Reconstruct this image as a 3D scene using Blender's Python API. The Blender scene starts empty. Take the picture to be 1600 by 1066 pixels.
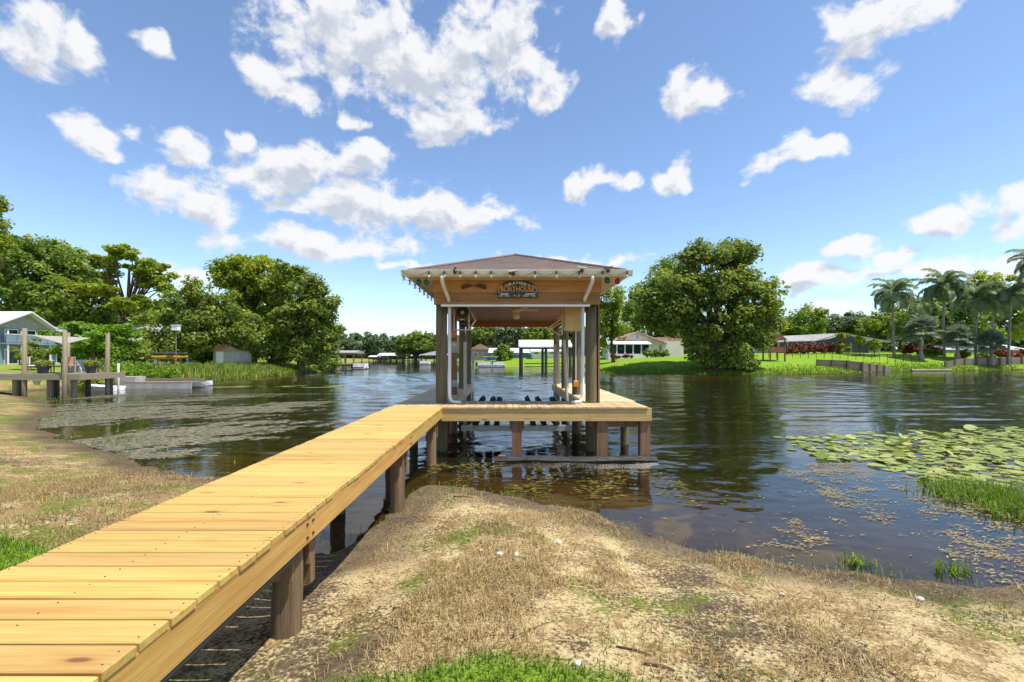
import bpy, math, random
import numpy as np
from mathutils import Vector, Matrix
R = math.radians
rng = np.random.default_rng(7)
random.seed(7)
S = bpy.context.scene
C = S.collection

# ------------------------------------------------------------------ camera, sky, sun, exposure
F = 711.1           # focal length in photograph pixels (16 mm on 36 mm)
CX, CY, HC = 792.0, 558.0, 2.3
cam = bpy.data.cameras.new('camera')
cam.lens = 16.0; cam.sensor_width = 36.0; cam.clip_start = 0.05; cam.clip_end = 5000
cam.shift_x = (800 - CX) / 1600; cam.shift_y = (CY - 533) / 1600
camo = bpy.data.objects.new('camera', cam); C.objects.link(camo)
camo.location = (0, 0, HC); camo.rotation_euler = (R(90), 0, 0)
S.camera = camo
S.view_settings.view_transform = 'Standard'; S.view_settings.look = 'None'
S.view_settings.exposure = 1.0; S.view_settings.gamma = 1.0
S.view_settings.use_curve_mapping = False
SUN = Vector((0.40, -0.20, 1.0)).normalized()
EL = math.asin(SUN.z); AZ = math.atan2(SUN.x, SUN.y)

W = bpy.data.worlds.new('World'); S.world = W; W.use_nodes = True
def build_world():
    nt = W.node_tree; N = nt.nodes; L = nt.links
    N.clear()
    out = N.new('ShaderNodeOutputWorld'); bg = N.new('ShaderNodeBackground')
    L.new(bg.outputs[0], out.inputs[0]); bg.inputs[1].default_value = 0.112
    sky = N.new('ShaderNodeTexSky'); sky.sky_type = 'NISHITA'; sky.sun_disc = False
    sky.sun_elevation = EL; sky.sun_rotation = AZ
    sky.altitude = 0; sky.air_density = 0.9; sky.dust_density = 0.12; sky.ozone_density = 2.6
    # clouds: puffs placed by azimuth and elevation all round the sky
    def ang(px, py):
        return math.atan2(px - CX, F), math.atan2(CY - py, math.hypot(F, px - CX))
    blobs = []
    for px, py, rx, ry in [(30, 40, 75, 60), (140, 80, 48, 30), (147, 210, 50, 24), (272, 218, 38, 24), (388, 210, 24, 15),
                           (560, 70, 140, 85), (680, 110, 110, 60), (780, 70, 80, 85), (850, 140, 40, 30), (430, 125, 45, 30),
                           (695, 188, 82, 26), (550, 182, 20, 14), (500, 258, 110, 32), (420, 272, 65, 28), (560, 245, 50, 25),
                           (280, 305, 78, 30), (250, 285, 40, 22), (620, 322, 160, 36), (720, 335, 95, 32), (520, 380, 140, 22),
                           (460, 320, 45, 16), (965, 25, 24, 30), (1090, 147, 42, 38), (1380, 30, 105, 52), (1310, 138, 62, 36),
                           (1240, 247, 80, 15), (914, 283, 30, 18), (970, 284, 20, 12), (1045, 276, 42, 20), (1460, 345, 60, 20),
                           (1565, 332, 50, 28), (1335, 378, 40, 14), (1393, 402, 26, 14), (1300, 428, 90, 16), (1545, 408, 58, 18),
                           (300, 425, 60, 18), (1240, 440, 50, 18), (880, 410, 120, 9), (640, 418, 30, 8), (1470, 415, 70, 9), (250, 75, 26, 12),
                           (1310, 478, 40, 7), (165, 240, 30, 10)]:
        a, e = ang(px, py); a2, _ = ang(px + rx, py); _, e2 = ang(px, py - ry)
        blobs.append((a, e, abs(a2 - a) * 1.16 + .005, abs(e2 - e) * 1.2 + .005))
    r2 = random.Random(5)
    for k in range(16):                     # the same kind of sky goes on outside the picture
        a = r2.uniform(0.98, 2 * math.pi - 0.98); e = r2.uniform(0.08, 1.1)
        blobs.append((a if a < math.pi else a - 2 * math.pi, e, r2.uniform(.05, .2), r2.uniform(.02, .09)))
    g = bpy.data.node_groups.new('cloud_field', 'ShaderNodeTree')
    g.interface.new_socket('P', in_out='INPUT', socket_type='NodeSocketVector')
    g.interface.new_socket('D', in_out='OUTPUT', socket_type='NodeSocketFloat')
    gi = g.nodes.new('NodeGroupInput'); go = g.nodes.new('NodeGroupOutput')
    nw = g.nodes.new('ShaderNodeTexNoise'); nw.inputs['Scale'].default_value = 9; nw.inputs['Detail'].default_value = 3; g.links.new(gi.outputs[0], nw.inputs['Vector'])
    wa = g.nodes.new('ShaderNodeVectorMath'); wa.operation = 'MULTIPLY_ADD'; wa.inputs[1].default_value = (.17, .11, 0); wa.inputs[2].default_value = (-.085, -.055, 0); g.links.new(nw.outputs['Color'], wa.inputs[0])
    wp = g.nodes.new('ShaderNodeVectorMath'); wp.operation = 'ADD'; g.links.new(gi.outputs[0], wp.inputs[0]); g.links.new(wa.outputs[0], wp.inputs[1])
    prev = None
    for (a, e, ra, re) in blobs:
        m = g.nodes.new('ShaderNodeVectorMath'); m.operation = 'MULTIPLY_ADD'
        g.links.new(wp.outputs[0], m.inputs[0])
        m.inputs[1].default_value = (1 / ra, 1 / re, 0); m.inputs[2].default_value = (-a / ra, -e / re, 0)
        ln = g.nodes.new('ShaderNodeVectorMath'); ln.operation = 'LENGTH'; g.links.new(m.outputs[0], ln.inputs[0])
        if prev is None: prev = ln.outputs['Value']
        else:
            mn = g.nodes.new('ShaderNodeMath'); mn.operation = 'SMOOTH_MIN'; mn.inputs[2].default_value = 0.2
            g.links.new(prev, mn.inputs[0]); g.links.new(ln.outputs['Value'], mn.inputs[1]); prev = mn.outputs[0]
    def gm(op, a, b, c=None):
        n = g.nodes.new('ShaderNodeMath'); n.operation = op
        for i, v in enumerate((a, b, c)):
            if v is None: continue
            if isinstance(v, (int, float)): n.inputs[i].default_value = v
            else: g.links.new(v, n.inputs[i])
        return n.outputs[0]
    n1 = g.nodes.new('ShaderNodeTexNoise'); n1.inputs['Scale'].default_value = 15; n1.inputs['Detail'].default_value = 9
    n1.inputs['Roughness'].default_value = 0.62; n1.inputs['Distortion'].default_value = 0.25
    mp = g.nodes.new('ShaderNodeVectorMath'); mp.operation = 'MULTIPLY'; mp.inputs[1].default_value = (1, 1.35, 1)
    g.links.new(gi.outputs[0], mp.inputs[0]); g.links.new(mp.outputs[0], n1.inputs['Vector'])
    f = gm('MULTIPLY_ADD', prev, -1.4, 1.45); nz = gm('MULTIPLY_ADD', n1.outputs['Fac'], 3.3, -1.72)
    f = gm('MINIMUM', f, 0.9)
    g.links.new(gm('ADD', f, nz), go.inputs[0])
    tc = N.new('ShaderNodeTexCoord'); sp = N.new('ShaderNodeSeparateXYZ'); L.new(tc.outputs['Generated'], sp.inputs[0])
    def m(op, a, b=0.0, c=0.0):
        n = N.new('ShaderNodeMath'); n.operation = op
        for i, v in enumerate((a, b, c)):
            if isinstance(v, (int, float)): n.inputs[i].default_value = v
            else: L.new(v, n.inputs[i])
        return n.outputs[0]
    az = m('ARCTAN2', sp.outputs[0], sp.outputs[1]); el = m('ARCSINE', sp.outputs[2])
    cb = N.new('ShaderNodeCombineXYZ'); L.new(az, cb.inputs[0]); L.new(el, cb.inputs[1])
    A = N.new('ShaderNodeGroup'); A.node_tree = g; L.new(cb.outputs[0], A.inputs[0])
    of = N.new('ShaderNodeVectorMath'); of.operation = 'ADD'; of.inputs[1].default_value = (0.012, 0.03, 0); L.new(cb.outputs[0], of.inputs[0])
    B = N.new('ShaderNodeGroup'); B.node_tree = g; L.new(of.outputs[0], B.inputs[0])
    def ss(v, lo, hi):
        n = N.new('ShaderNodeMapRange'); n.interpolation_type = 'SMOOTHSTEP'
        n.inputs['From Min'].default_value = lo; n.inputs['From Max'].default_value = hi; L.new(v, n.inputs['Value']); return n.outputs[0]
    dens = ss(A.outputs[0], -0.05, 0.75); shade = ss(B.outputs[0], 0.35, 1.15)
    col = N.new('ShaderNodeMix'); col.data_type = 'RGBA'; L.new(shade, col.inputs['Factor'])
    col.inputs['A'].default_value = (4.35, 4.35, 4.38, 1); col.inputs['B'].default_value = (2.7, 2.9, 3.3, 1)
    mx = N.new('ShaderNodeMix'); mx.data_type = 'RGBA'; L.new(m('MULTIPLY', dens, 0.94), mx.inputs['Factor'])
    L.new(sky.outputs[0], mx.inputs['A']); L.new(col.outputs['Result'], mx.inputs['B'])
    L.new(mx.outputs['Result'], bg.inputs[0])
build_world()
sl = bpy.data.lights.new('sun', 'SUN'); sl.energy = 3.4; sl.angle = R(0.55); sl.color = (1, 0.95, 0.86)
so = bpy.data.objects.new('sun', sl); C.objects.link(so); so.location = (20, -10, 50)
so.rotation_euler = SUN.to_track_quat('Z', 'Y').to_euler()

# ------------------------------------------------------------------ helpers
def at(px, py, Y): return np.array(((px - CX) / F * Y, Y, HC + (CY - py) / F * Y))
def mesh_np(name, V, Fc):
    V = np.asarray(V, dtype=np.float32); Fc = np.asarray(Fc, dtype=np.int32); k = Fc.shape[1]
    me = bpy.data.meshes.new(name); me.vertices.add(len(V)); me.vertices.foreach_set('co', V.ravel())
    me.loops.add(Fc.size); me.loops.foreach_set('vertex_index', Fc.ravel())
    me.polygons.add(len(Fc)); me.polygons.foreach_set('loop_start', np.arange(0, Fc.size, k, dtype=np.int32))
    me.update(calc_edges=True); me.validate(); return me
def tag(o, label=None, cat=None, group=None, kind=None):
    for k, v in (('label', label), ('category', cat), ('group', group), ('kind', kind)):
        if v: o[k] = v
    return o
def thing(name, label, cat, loc=(0, 0, 0), group=None, rz=0):
    o = bpy.data.objects.new(name, None); C.objects.link(o); o.location = loc; o.rotation_euler = (0, 0, rz)
    o.empty_display_size = 0.2
    return tag(o, label, cat, group)
def wloc(p):
    v = Vector(p.location)
    while p.parent: p = p.parent; v += Vector(p.location)
    return v
def link(name, me, m, parent=None, smooth=False):
    o = bpy.data.objects.new(name, me); C.objects.link(o)
    if m and not me.materials: me.materials.append(M[m] if isinstance(m, str) else m)
    if smooth: me.polygons.foreach_set('use_smooth', [True] * len(me.polygons))
    if parent: o.parent = parent
    return o
class MB:
    def __init__(s): s.v = []; s.f = []
    def add(s, V, Fs):
        n = len(s.v); s.v += [tuple(map(float, p)) for p in V]; s.f += [[i + n for i in f] for f in Fs]; return s
    def box(s, x0, x1, y0, y1, z0, z1):
        return s.add([(x, y, z) for z in (z0, z1) for y in (y0, y1) for x in (x0, x1)],
                     [(0, 2, 3, 1), (4, 5, 7, 6), (0, 1, 5, 4), (2, 6, 7, 3), (0, 4, 6, 2), (1, 3, 7, 5)])
    def bev(s, x0, x1, y0, y1, z0, z1, b=.004):     # box with chamfered long edges (top)
        a = [(x0, y0 + b), (x0, y1 - b)]
        P = [(x0, y0, z0), (x1, y0, z0), (x1, y1, z0), (x0, y1, z0), (x0, y0, z1 - b), (x1, y0, z1 - b), (x1, y1, z1 - b), (x0, y1, z1 - b),
             (x0 + b, y0 + b, z1), (x1 - b, y0 + b, z1), (x1 - b, y1 - b, z1), (x0 + b, y1 - b, z1)]
        return s.add(P, [(3, 2, 1, 0), (0, 1, 5, 4), (1, 2, 6, 5), (2, 3, 7, 6), (3, 0, 4, 7), (4, 5, 9, 8), (5, 6, 10, 9), (6, 7, 11, 10), (7, 4, 8, 11), (8, 9, 10, 11)])
    def tube(s, P, r, n=8, cap=True):
        P = [Vector(p) for p in P]; r = [r] * len(P) if isinstance(r, (int, float)) else r
        V = []; up = None
        for i, p in enumerate(P):
            d = (P[min(i + 1, len(P) - 1)] - P[max(i - 1, 0)]).normalized()
            if up is None: up = Vector((1, 0, 0)) if abs(d.x) < .9 else Vector((0, 1, 0))
            a = d.cross(up).normalized(); b = d.cross(a).normalized(); up = -b if False else up
            for k in range(n):
                t = 2 * math.pi * (k + .5) / n; V.append(p + a * (r[i] * math.cos(t)) + b * (r[i] * math.sin(t)))
        Fs = [(i * n + k, i * n + (k + 1) % n, (i + 1) * n + (k + 1) % n, (i + 1) * n + k) for i in range(len(P) - 1) for k in range(n)]
        if cap: Fs += [tuple(range(n))[::-1], tuple(range((len(P) - 1) * n, len(P) * n))]
        return s.add(V, Fs)
    def lathe(s, prof, c=(0, 0, 0), n=12):          # prof: (r, z)
        V = [(c[0] + r * math.cos(2 * math.pi * k / n), c[1] + r * math.sin(2 * math.pi * k / n), c[2] + z) for r, z in prof for k in range(n)]
        Fs = [(i * n + k, i * n + (k + 1) % n, (i + 1) * n + (k + 1) % n, (i + 1) * n + k) for i in range(len(prof) - 1) for k in range(n)]
        return s.add(V, Fs + [tuple(range(n))[::-1], tuple(range((len(prof) - 1) * n, len(prof) * n))])
    def prism(s, poly, axis, t0, t1):               # poly in the other two axes, extruded along axis
        def P(a, b, t): return {'x': (t, a, b), 'y': (a, t, b), 'z': (a, b, t)}[axis]
        n = len(poly); V = [P(a, b, t) for t in (t0, t1) for a, b in poly]
        return s.add(V, [tuple(range(n))[::-1], tuple(range(n, 2 * n))] + [(k, (k + 1) % n, n + (k + 1) % n, n + k) for k in range(n)])
    def build(s, name, m, parent=None, smooth=False, local=False):
        V = np.array(s.v); off = np.zeros(3)
        if parent is None: off = np.array([(V[:, 0].min() + V[:, 0].max()) / 2, (V[:, 1].min() + V[:, 1].max()) / 2, V[:, 2].min()])
        elif not local: off = np.array(wloc(parent))
        me = bpy.data.meshes.new(name); me.from_pydata([tuple(p) for p in V - off], [], s.f); me.update()
        import bmesh
        bm = bmesh.new(); bm.from_mesh(me); bmesh.ops.recalc_face_normals(bm, faces=bm.faces); bm.to_mesh(me); bm.free()
        o = link(name, me, m, parent, smooth)
        if parent is None: o.location = off
        return o
def box(name, m, parent, *a): return MB().box(*a).build(name, m, parent)

# ------------------------------------------------------------------ materials
M = {}
def newmat(name):
    m = bpy.data.materials.new(name); m.use_nodes = True; M[name] = m
    return m, m.node_tree, m.node_tree.nodes['Principled BSDF']
def nd(nt, t, **kw):
    n = nt.nodes.new(t)
    for k, v in kw.items():
        if k in n.inputs: n.inputs[k].default_value = v
        else: setattr(n, k, v)
    return n
def mixc(nt, fac, a, b):
    n = nt.nodes.new('ShaderNodeMix'); n.data_type = 'RGBA'
    for s, v in (('Factor', fac), ('A', a), ('B', b)):
        if isinstance(v, bpy.types.NodeSocket): nt.links.new(v, n.inputs[s])
        elif isinstance(v, (int, float)): n.inputs[s].default_value = v
        else: n.inputs[s].default_value = (*v, 1)
    return n.outputs['Result']
def mth(nt, op, a, b=0.0, c=0.0):
    n = nt.nodes.new('ShaderNodeMath'); n.operation = op
    for i, v in enumerate((a, b, c)):
        if isinstance(v, (int, float)): n.inputs[i].default_value = v
        else: nt.links.new(v, n.inputs[i])
    return n.outputs[0]
def rampf(nt, v, lo, hi):
    n = nt.nodes.new('ShaderNodeMapRange'); n.interpolation_type = 'SMOOTHSTEP'
    n.inputs['From Min'].default_value = lo; n.inputs['From Max'].default_value = hi; nt.links.new(v, n.inputs['Value']); return n.outputs[0]
def noise(nt, vec, scale, detail=5, rough=.55):
    n = nd(nt, 'ShaderNodeTexNoise', Scale=scale, Detail=detail, Roughness=rough); nt.links.new(vec, n.inputs['Vector']); return n.outputs['Fac']
def plain(name, c, rough=.6, c2=None, scale=3, bump=0.0, metal=0):
    m, nt, p = newmat(name); p.inputs['Roughness'].default_value = rough; p.inputs['Metallic'].default_value = metal
    tc = nd(nt, 'ShaderNodeTexCoord'); f = noise(nt, tc.outputs['Object'], scale)
    c2 = c2 or tuple(x * .78 for x in c)
    nt.links.new(mixc(nt, rampf(nt, f, .35, .68), c, c2), p.inputs['Base Color'])
    if bump:
        b = nd(nt, 'ShaderNodeBump', Strength=bump, Distance=.02); nt.links.new(noise(nt, tc.outputs['Object'], scale * 6), b.inputs['Height']); nt.links.new(b.outputs[0], p.inputs['Normal'])
    return m
def wood(name, ca, cb, cc, axis=0, rough=.62, knots=True, scale=1.0, tone=.5, flat=2):
    m, nt, p = newmat(name); p.inputs['Roughness'].default_value = rough; p.inputs['Specular IOR Level'].default_value = .3
    tc = nd(nt, 'ShaderNodeTexCoord'); oi = nd(nt, 'ShaderNodeObjectInfo')
    r = oi.outputs['Random']
    off = nd(nt, 'ShaderNodeCombineXYZ'); nt.links.new(mth(nt, 'MULTIPLY', r, 91.), off.inputs[0]); nt.links.new(mth(nt, 'MULTIPLY', r, 37.), off.inputs[1]); nt.links.new(mth(nt, 'MULTIPLY', r, 13.), off.inputs[2])
    ad = nd(nt, 'ShaderNodeVectorMath', operation='ADD'); nt.links.new(tc.outputs['Object'], ad.inputs[0]); nt.links.new(off.outputs[0], ad.inputs[1])
    st = [60., 60., 60.]; st[axis] = 2.2
    sc = nd(nt, 'ShaderNodeVectorMath', operation='MULTIPLY'); sc.inputs[1].default_value = [x * scale for x in st]; nt.links.new(ad.outputs[0], sc.inputs[0])
    g1 = noise(nt, sc.outputs[0], 1.0, 4, .6); g2 = noise(nt, sc.outputs[0], .3, 3, .6)
    col = mixc(nt, rampf(nt, g1, .35, .7), ca, cb)
    col = mixc(nt, mth(nt, 'MULTIPLY', rampf(nt, g2, .48, .72), .75), col, cc)
    kh = None
    if knots:
        ks = [7.5, 7.5, 7.5]; ks[axis] = 2.2; ks[flat] = 0.0
        sk = nd(nt, 'ShaderNodeVectorMath', operation='MULTIPLY'); sk.inputs[1].default_value = ks; nt.links.new(ad.outputs[0], sk.inputs[0])
        vo = nd(nt, 'ShaderNodeTexVoronoi', Scale=1.0); nt.links.new(sk.outputs[0], vo.inputs['Vector'])
        # only some cells carry a knot
        sx = nd(nt, 'ShaderNodeSeparateColor'); nt.links.new(vo.outputs['Color'], sx.inputs[0])
        has = mth(nt, 'GREATER_THAN', sx.outputs[0], .55)
        halo = mth(nt, 'MULTIPLY', mth(nt, 'SUBTRACT', 1., rampf(nt, vo.outputs['Distance'], .08, .34)), has)
        core = mth(nt, 'MULTIPLY', mth(nt, 'SUBTRACT', 1., rampf(nt, vo.outputs['Distance'], .06, .15)), has)
        col = mixc(nt, mth(nt, 'MULTIPLY', halo, .55), col, cc)
        col = mixc(nt, mth(nt, 'MULTIPLY', core, .8), col, tuple(x * .35 for x in cc))
    hs = nd(nt, 'ShaderNodeHueSaturation'); nt.links.new(col, hs.inputs['Color'])
    nt.links.new(mth(nt, 'MULTIPLY_ADD', r, tone, 1 - tone * .5), hs.inputs['Value'])
    nt.links.new(mth(nt, 'MULTIPLY_ADD', mth(nt, 'FRACT', mth(nt, 'MULTIPLY', r, 7.3)), .024, .488), hs.inputs['Hue'])
    nt.links.new(hs.outputs[0], p.inputs['Base Color'])
    b = nd(nt, 'ShaderNodeBump', Strength=.25, Distance=.004); nt.links.new(g1, b.inputs['Height']); nt.links.new(b.outputs[0], p.inputs['Normal'])
    return m
wood('new_pine_x', (.54, .375, .11), (.46, .295, .075), (.40, .205, .045), 0, tone=.24)
wood('new_pine_y', (.52, .33, .09), (.42, .24, .055), (.34, .16, .035), 1, tone=.2, flat=0)
wood('fascia_pine', (.60, .45, .17), (.50, .34, .11), (.36, .20, .06), 0, tone=.1, flat=1)
wood('deck_y', (.58, .42, .22), (.47, .31, .15), (.37, .22, .09), 1, tone=.28)
wood('deck_x', (.62, .49, .30), (.52, .38, .21), (.42, .28, .13), 0, tone=.28)
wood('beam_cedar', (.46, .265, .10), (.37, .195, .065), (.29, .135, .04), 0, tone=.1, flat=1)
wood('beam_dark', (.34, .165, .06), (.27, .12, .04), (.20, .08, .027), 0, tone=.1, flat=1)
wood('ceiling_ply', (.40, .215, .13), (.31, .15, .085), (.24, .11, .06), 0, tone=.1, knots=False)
wood('pile_wood', (.165, .14, .072), (.115, .10, .048), (.075, .058, .026), 2, knots=False, tone=.3)
wood('pile_brown', (.25, .135, .07), (.17, .085, .042), (.10, .05, .025), 2, knots=False, tone=.3)
wood('pile_walk', (.24, .16, .085), (.15, .10, .052), (.09, .056, .03), 2, knots=False, tone=.3)
wood('wall_wood', (.19, .15, .11), (.13, .10, .075), (.08, .06, .045), 0, knots=False, tone=.35)
wood('old_wood', (.29, .24, .165), (.21, .17, .115), (.14, .11, .07), 0, knots=False, tone=.25)
wood('old_post', (.25, .20, .125), (.18, .14, .085), (.11, .088, .05), 2, knots=False, tone=.25)
plain('wet_black', (.022, .02, .018), .35, (.045, .04, .034), 4, .4)
plain('white_pvc', (.78, .77, .72), .4, (.70, .68, .62), 2)
plain('gutter_white', (.72, .68, .57), .45, (.62, .58, .46), 2)
plain('soffit', (.62, .50, .33), .6, (.52, .40, .25), 2)
plain('beige', (.62, .47, .24), .5, (.55, .40, .19), 4)
plain('pvc_tan', (.52, .44, .34), .5, (.42, .35, .26), 5)
plain('grey_box', (.42, .38, .31), .5)
plain('orange', (.62, .22, .03), .5)
plain('black', (.012, .012, .013), .45, (.022, .022, .022))
plain('bunk_carpet', (.012, .014, .018), .9, (.02, .022, .026), 20)
plain('alu', (.5, .48, .43), .4, (.4, .38, .33), 5, metal=.5)
plain('steel_bolt', (.06, .05, .045), .5, metal=.6)
plain('sign_board', (.012, .022, .022), .45)
plain('sign_white', (.72, .72, .66), .5, (.66, .66, .6)); plain('sign_orange', (.72, .30, .05), .5, (.62, .24, .04)); plain('sign_tan', (.55, .36, .2), .5)
plain('driftwood', (.09, .04, .02), .7)
plain('white_paint', (.78, .78, .76), .5, (.7, .7, .68), 1)
plain('metal_roof', (.72, .72, .71), .4, (.62, .62, .6), .6)
plain('shingle_grey', (.34, .32, .30), .8, (.25, .235, .22), 2)
plain('shingle_red', (.42, .25, .19), .8, (.33, .19, .14), 1)
plain('cream', (.62, .56, .46), .7, (.56, .50, .41), .5)
plain('blue_wall', (.09, .22, .42), .7, (.07, .18, .36), .5)
plain('bluegrey', (.22, .30, .36), .7, (.17, .24, .30), .5)
plain('tan_wall', (.42, .32, .24), .7); plain('redwood', (.22, .075, .04), .8)
plain('dark_screen', (.018, .02, .022), .35); plain('grey_wall', (.40, .39, .37), .8)
plain('concrete', (.42, .40, .36), .85, (.32, .30, .27), 1.5, .3)
plain('kayak_yellow', (.42, .25, .015), .35); plain('kayak_dark', (.05, .05, .05), .4)
plain('sail_cloth', (.36, .33, .26), .8); plain('peach', (.62, .32, .2), .7); plain('pot_dark', (.035, .035, .04), .6)
plain('bark', (.10, .075, .05), .9, (.05, .038, .026), 2, .6); plain('bark_pine', (.17, .10, .06), .9, (.09, .055, .035), 2, .6)
plain('palm_bark', (.30, .26, .21), .9, (.20, .17, .135), 3, .4)
plain('fence_metal', (.02, .02, .02), .5)
plain('shell_white', (.75, .72, .68), .45, (.5, .44, .38), 18)
plain('log_brown', (.13, .085, .05), .9, (.07, .045, .028), 6, .5)
plain('boat_white', (.74, .75, .76), .3, (.68, .69, .7), 1); plain('boat_canvas', (.68, .66, .6), .7)
plain('bimini_dark', (.05, .07, .09), .7)
plain('glass_green', (.01, .16, .07), .15); plain('glass_red', (.38, .04, .015), .2)
plain('yellow_fruit', (.55, .16, .01), .6)
def glassy(name, c, rough=.05):
    m, nt, p = newmat(name); p.inputs['Base Color'].default_value = (*c, 1); p.inputs['Roughness'].default_value = rough
    p.inputs['Specular IOR Level'].default_value = .8
glassy('window', (.02, .03, .04)); glassy('window_blue', (.05, .09, .13), .1)
m, nt, p = newmat('bulb_glass'); p.inputs['Base Color'].default_value = (.85, .82, .7, 1); p.inputs['Transmission Weight'].default_value = .6; p.inputs['Roughness'].default_value = .1
def shingles():
    m, nt, p = newmat('roof_shingle'); p.inputs['Roughness'].default_value = .9
    tc = nd(nt, 'ShaderNodeTexCoord'); vo = nd(nt, 'ShaderNodeTexVoronoi', Scale=1.0, distance='CHEBYCHEV')
    sc = nd(nt, 'ShaderNodeVectorMath', operation='MULTIPLY'); sc.inputs[1].default_value = (3.5, 3.5, 11.); nt.links.new(tc.outputs['Object'], sc.inputs[0]); nt.links.new(sc.outputs[0], vo.inputs['Vector'])
    sx = nd(nt, 'ShaderNodeSeparateColor'); nt.links.new(vo.outputs['Color'], sx.inputs[0])
    c = mixc(nt, sx.outputs[0], (.235, .165, .135), (.155, .115, .10))
    c = mixc(nt, mth(nt, 'MULTIPLY', noise(nt, tc.outputs['Object'], 90, 2), .5), c, (.30, .24, .21))
    nt.links.new(c, p.inputs['Base Color'])
shingles()
def leafmat(name, dark, mid, light, transl=.32):
    m = bpy.data.materials.new(name); m.use_nodes = True; M[name] = m; nt = m.node_tree; nt.nodes.clear()
    out = nd(nt, 'ShaderNodeOutputMaterial'); a = nd(nt, 'ShaderNodeAttribute', attribute_name='tint')
    rp = nd(nt, 'ShaderNodeValToRGB'); nt.links.new(a.outputs['Fac'], rp.inputs[0])
    e = rp.color_ramp.elements; e[0].color = (*dark, 1); e[1].color = (*light, 1); x = e.new(.5); x.color = (*mid, 1)
    d = nd(nt, 'ShaderNodeBsdfPrincipled', Roughness=.5); d.inputs['Specular IOR Level'].default_value = .35; t = nd(nt, 'ShaderNodeBsdfTranslucent'); nt.links.new(rp.outputs[0], d.inputs['Base Color'])
    hs = nd(nt, 'ShaderNodeHueSaturation', Value=1.3, Saturation=1.1); nt.links.new(rp.outputs[0], hs.inputs['Color']); nt.links.new(hs.outputs[0], t.inputs[0])
    mx = nd(nt, 'ShaderNodeMixShader'); mx.inputs[0].default_value = transl
    nt.links.new(d.outputs[0], mx.inputs[1]); nt.links.new(t.outputs[0], mx.inputs[2]); nt.links.new(mx.outputs[0], out.inputs[0])
leafmat('leaf_oak', (0.0929, 0.1288, 0.0279), (0.1919, 0.2522, 0.0439), (0.3866, 0.4247, 0.0718), .5)
leafmat('leaf_dark', (0.0849, 0.1336, 0.0276), (0.1737, 0.2505, 0.0414), (0.3669, 0.4344, 0.069), .5)
leafmat('leaf_pine', (0.111, 0.1552, 0.0198), (0.2344, 0.2995, 0.0297), (0.4194, 0.4435, 0.0462), .5)
leafmat('leaf_bright', (0.0862, 0.161, 0.0115), (0.161, 0.2875, 0.0184), (0.2645, 0.391, 0.0345), .4)
leafmat('leaf_yellow', (.12, .16, .015), (.22, .25, .02), (.36, .33, .03), .4)
leafmat('leaf_palm', (.10, .15, .07), (.19, .25, .11), (.36, .38, .15), .4)
leafmat('leaf_silver', (0.1035, 0.1365, 0.0863), (0.161, 0.1966, 0.1294), (0.253, 0.284, 0.1811), .32)
leafmat('leaf_red', (.12, .02, .02), (.24, .06, .035), (.34, .17, .05))
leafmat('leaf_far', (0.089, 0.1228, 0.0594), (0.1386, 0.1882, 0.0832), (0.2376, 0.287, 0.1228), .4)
leafmat('grass_green', (.075, .13, .012), (.13, .21, .018), (.22, .30, .035), .4)
leafmat('grass_lawn', (0.069, 0.1288, 0.013), (0.1265, 0.2116, 0.0182), (0.2185, 0.3128, 0.039), .4)
leafmat('straw', (.14, .09, .04), (.33, .225, .095), (.54, .42, .19), .25)
leafmat('reed', (.10, .16, .02), (.18, .25, .03), (.34, .34, .08), .4)
leafmat('pad', (0.1365, 0.19, 0.028), (0.273, 0.323, 0.06), (0.441, 0.437, 0.136), .2)
leafmat('weed_tan', (0.1955, 0.1568, 0.0788), (0.345, 0.28, 0.147), (0.506, 0.4256, 0.231), .2)
leafmat('weed_olive', (.07, .06, .015), (.16, .13, .03), (.30, .25, .06), .2)
leafmat('weed_grey', (.10, .11, .045), (.24, .215, .13), (.37, .33, .22), .2)
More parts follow.
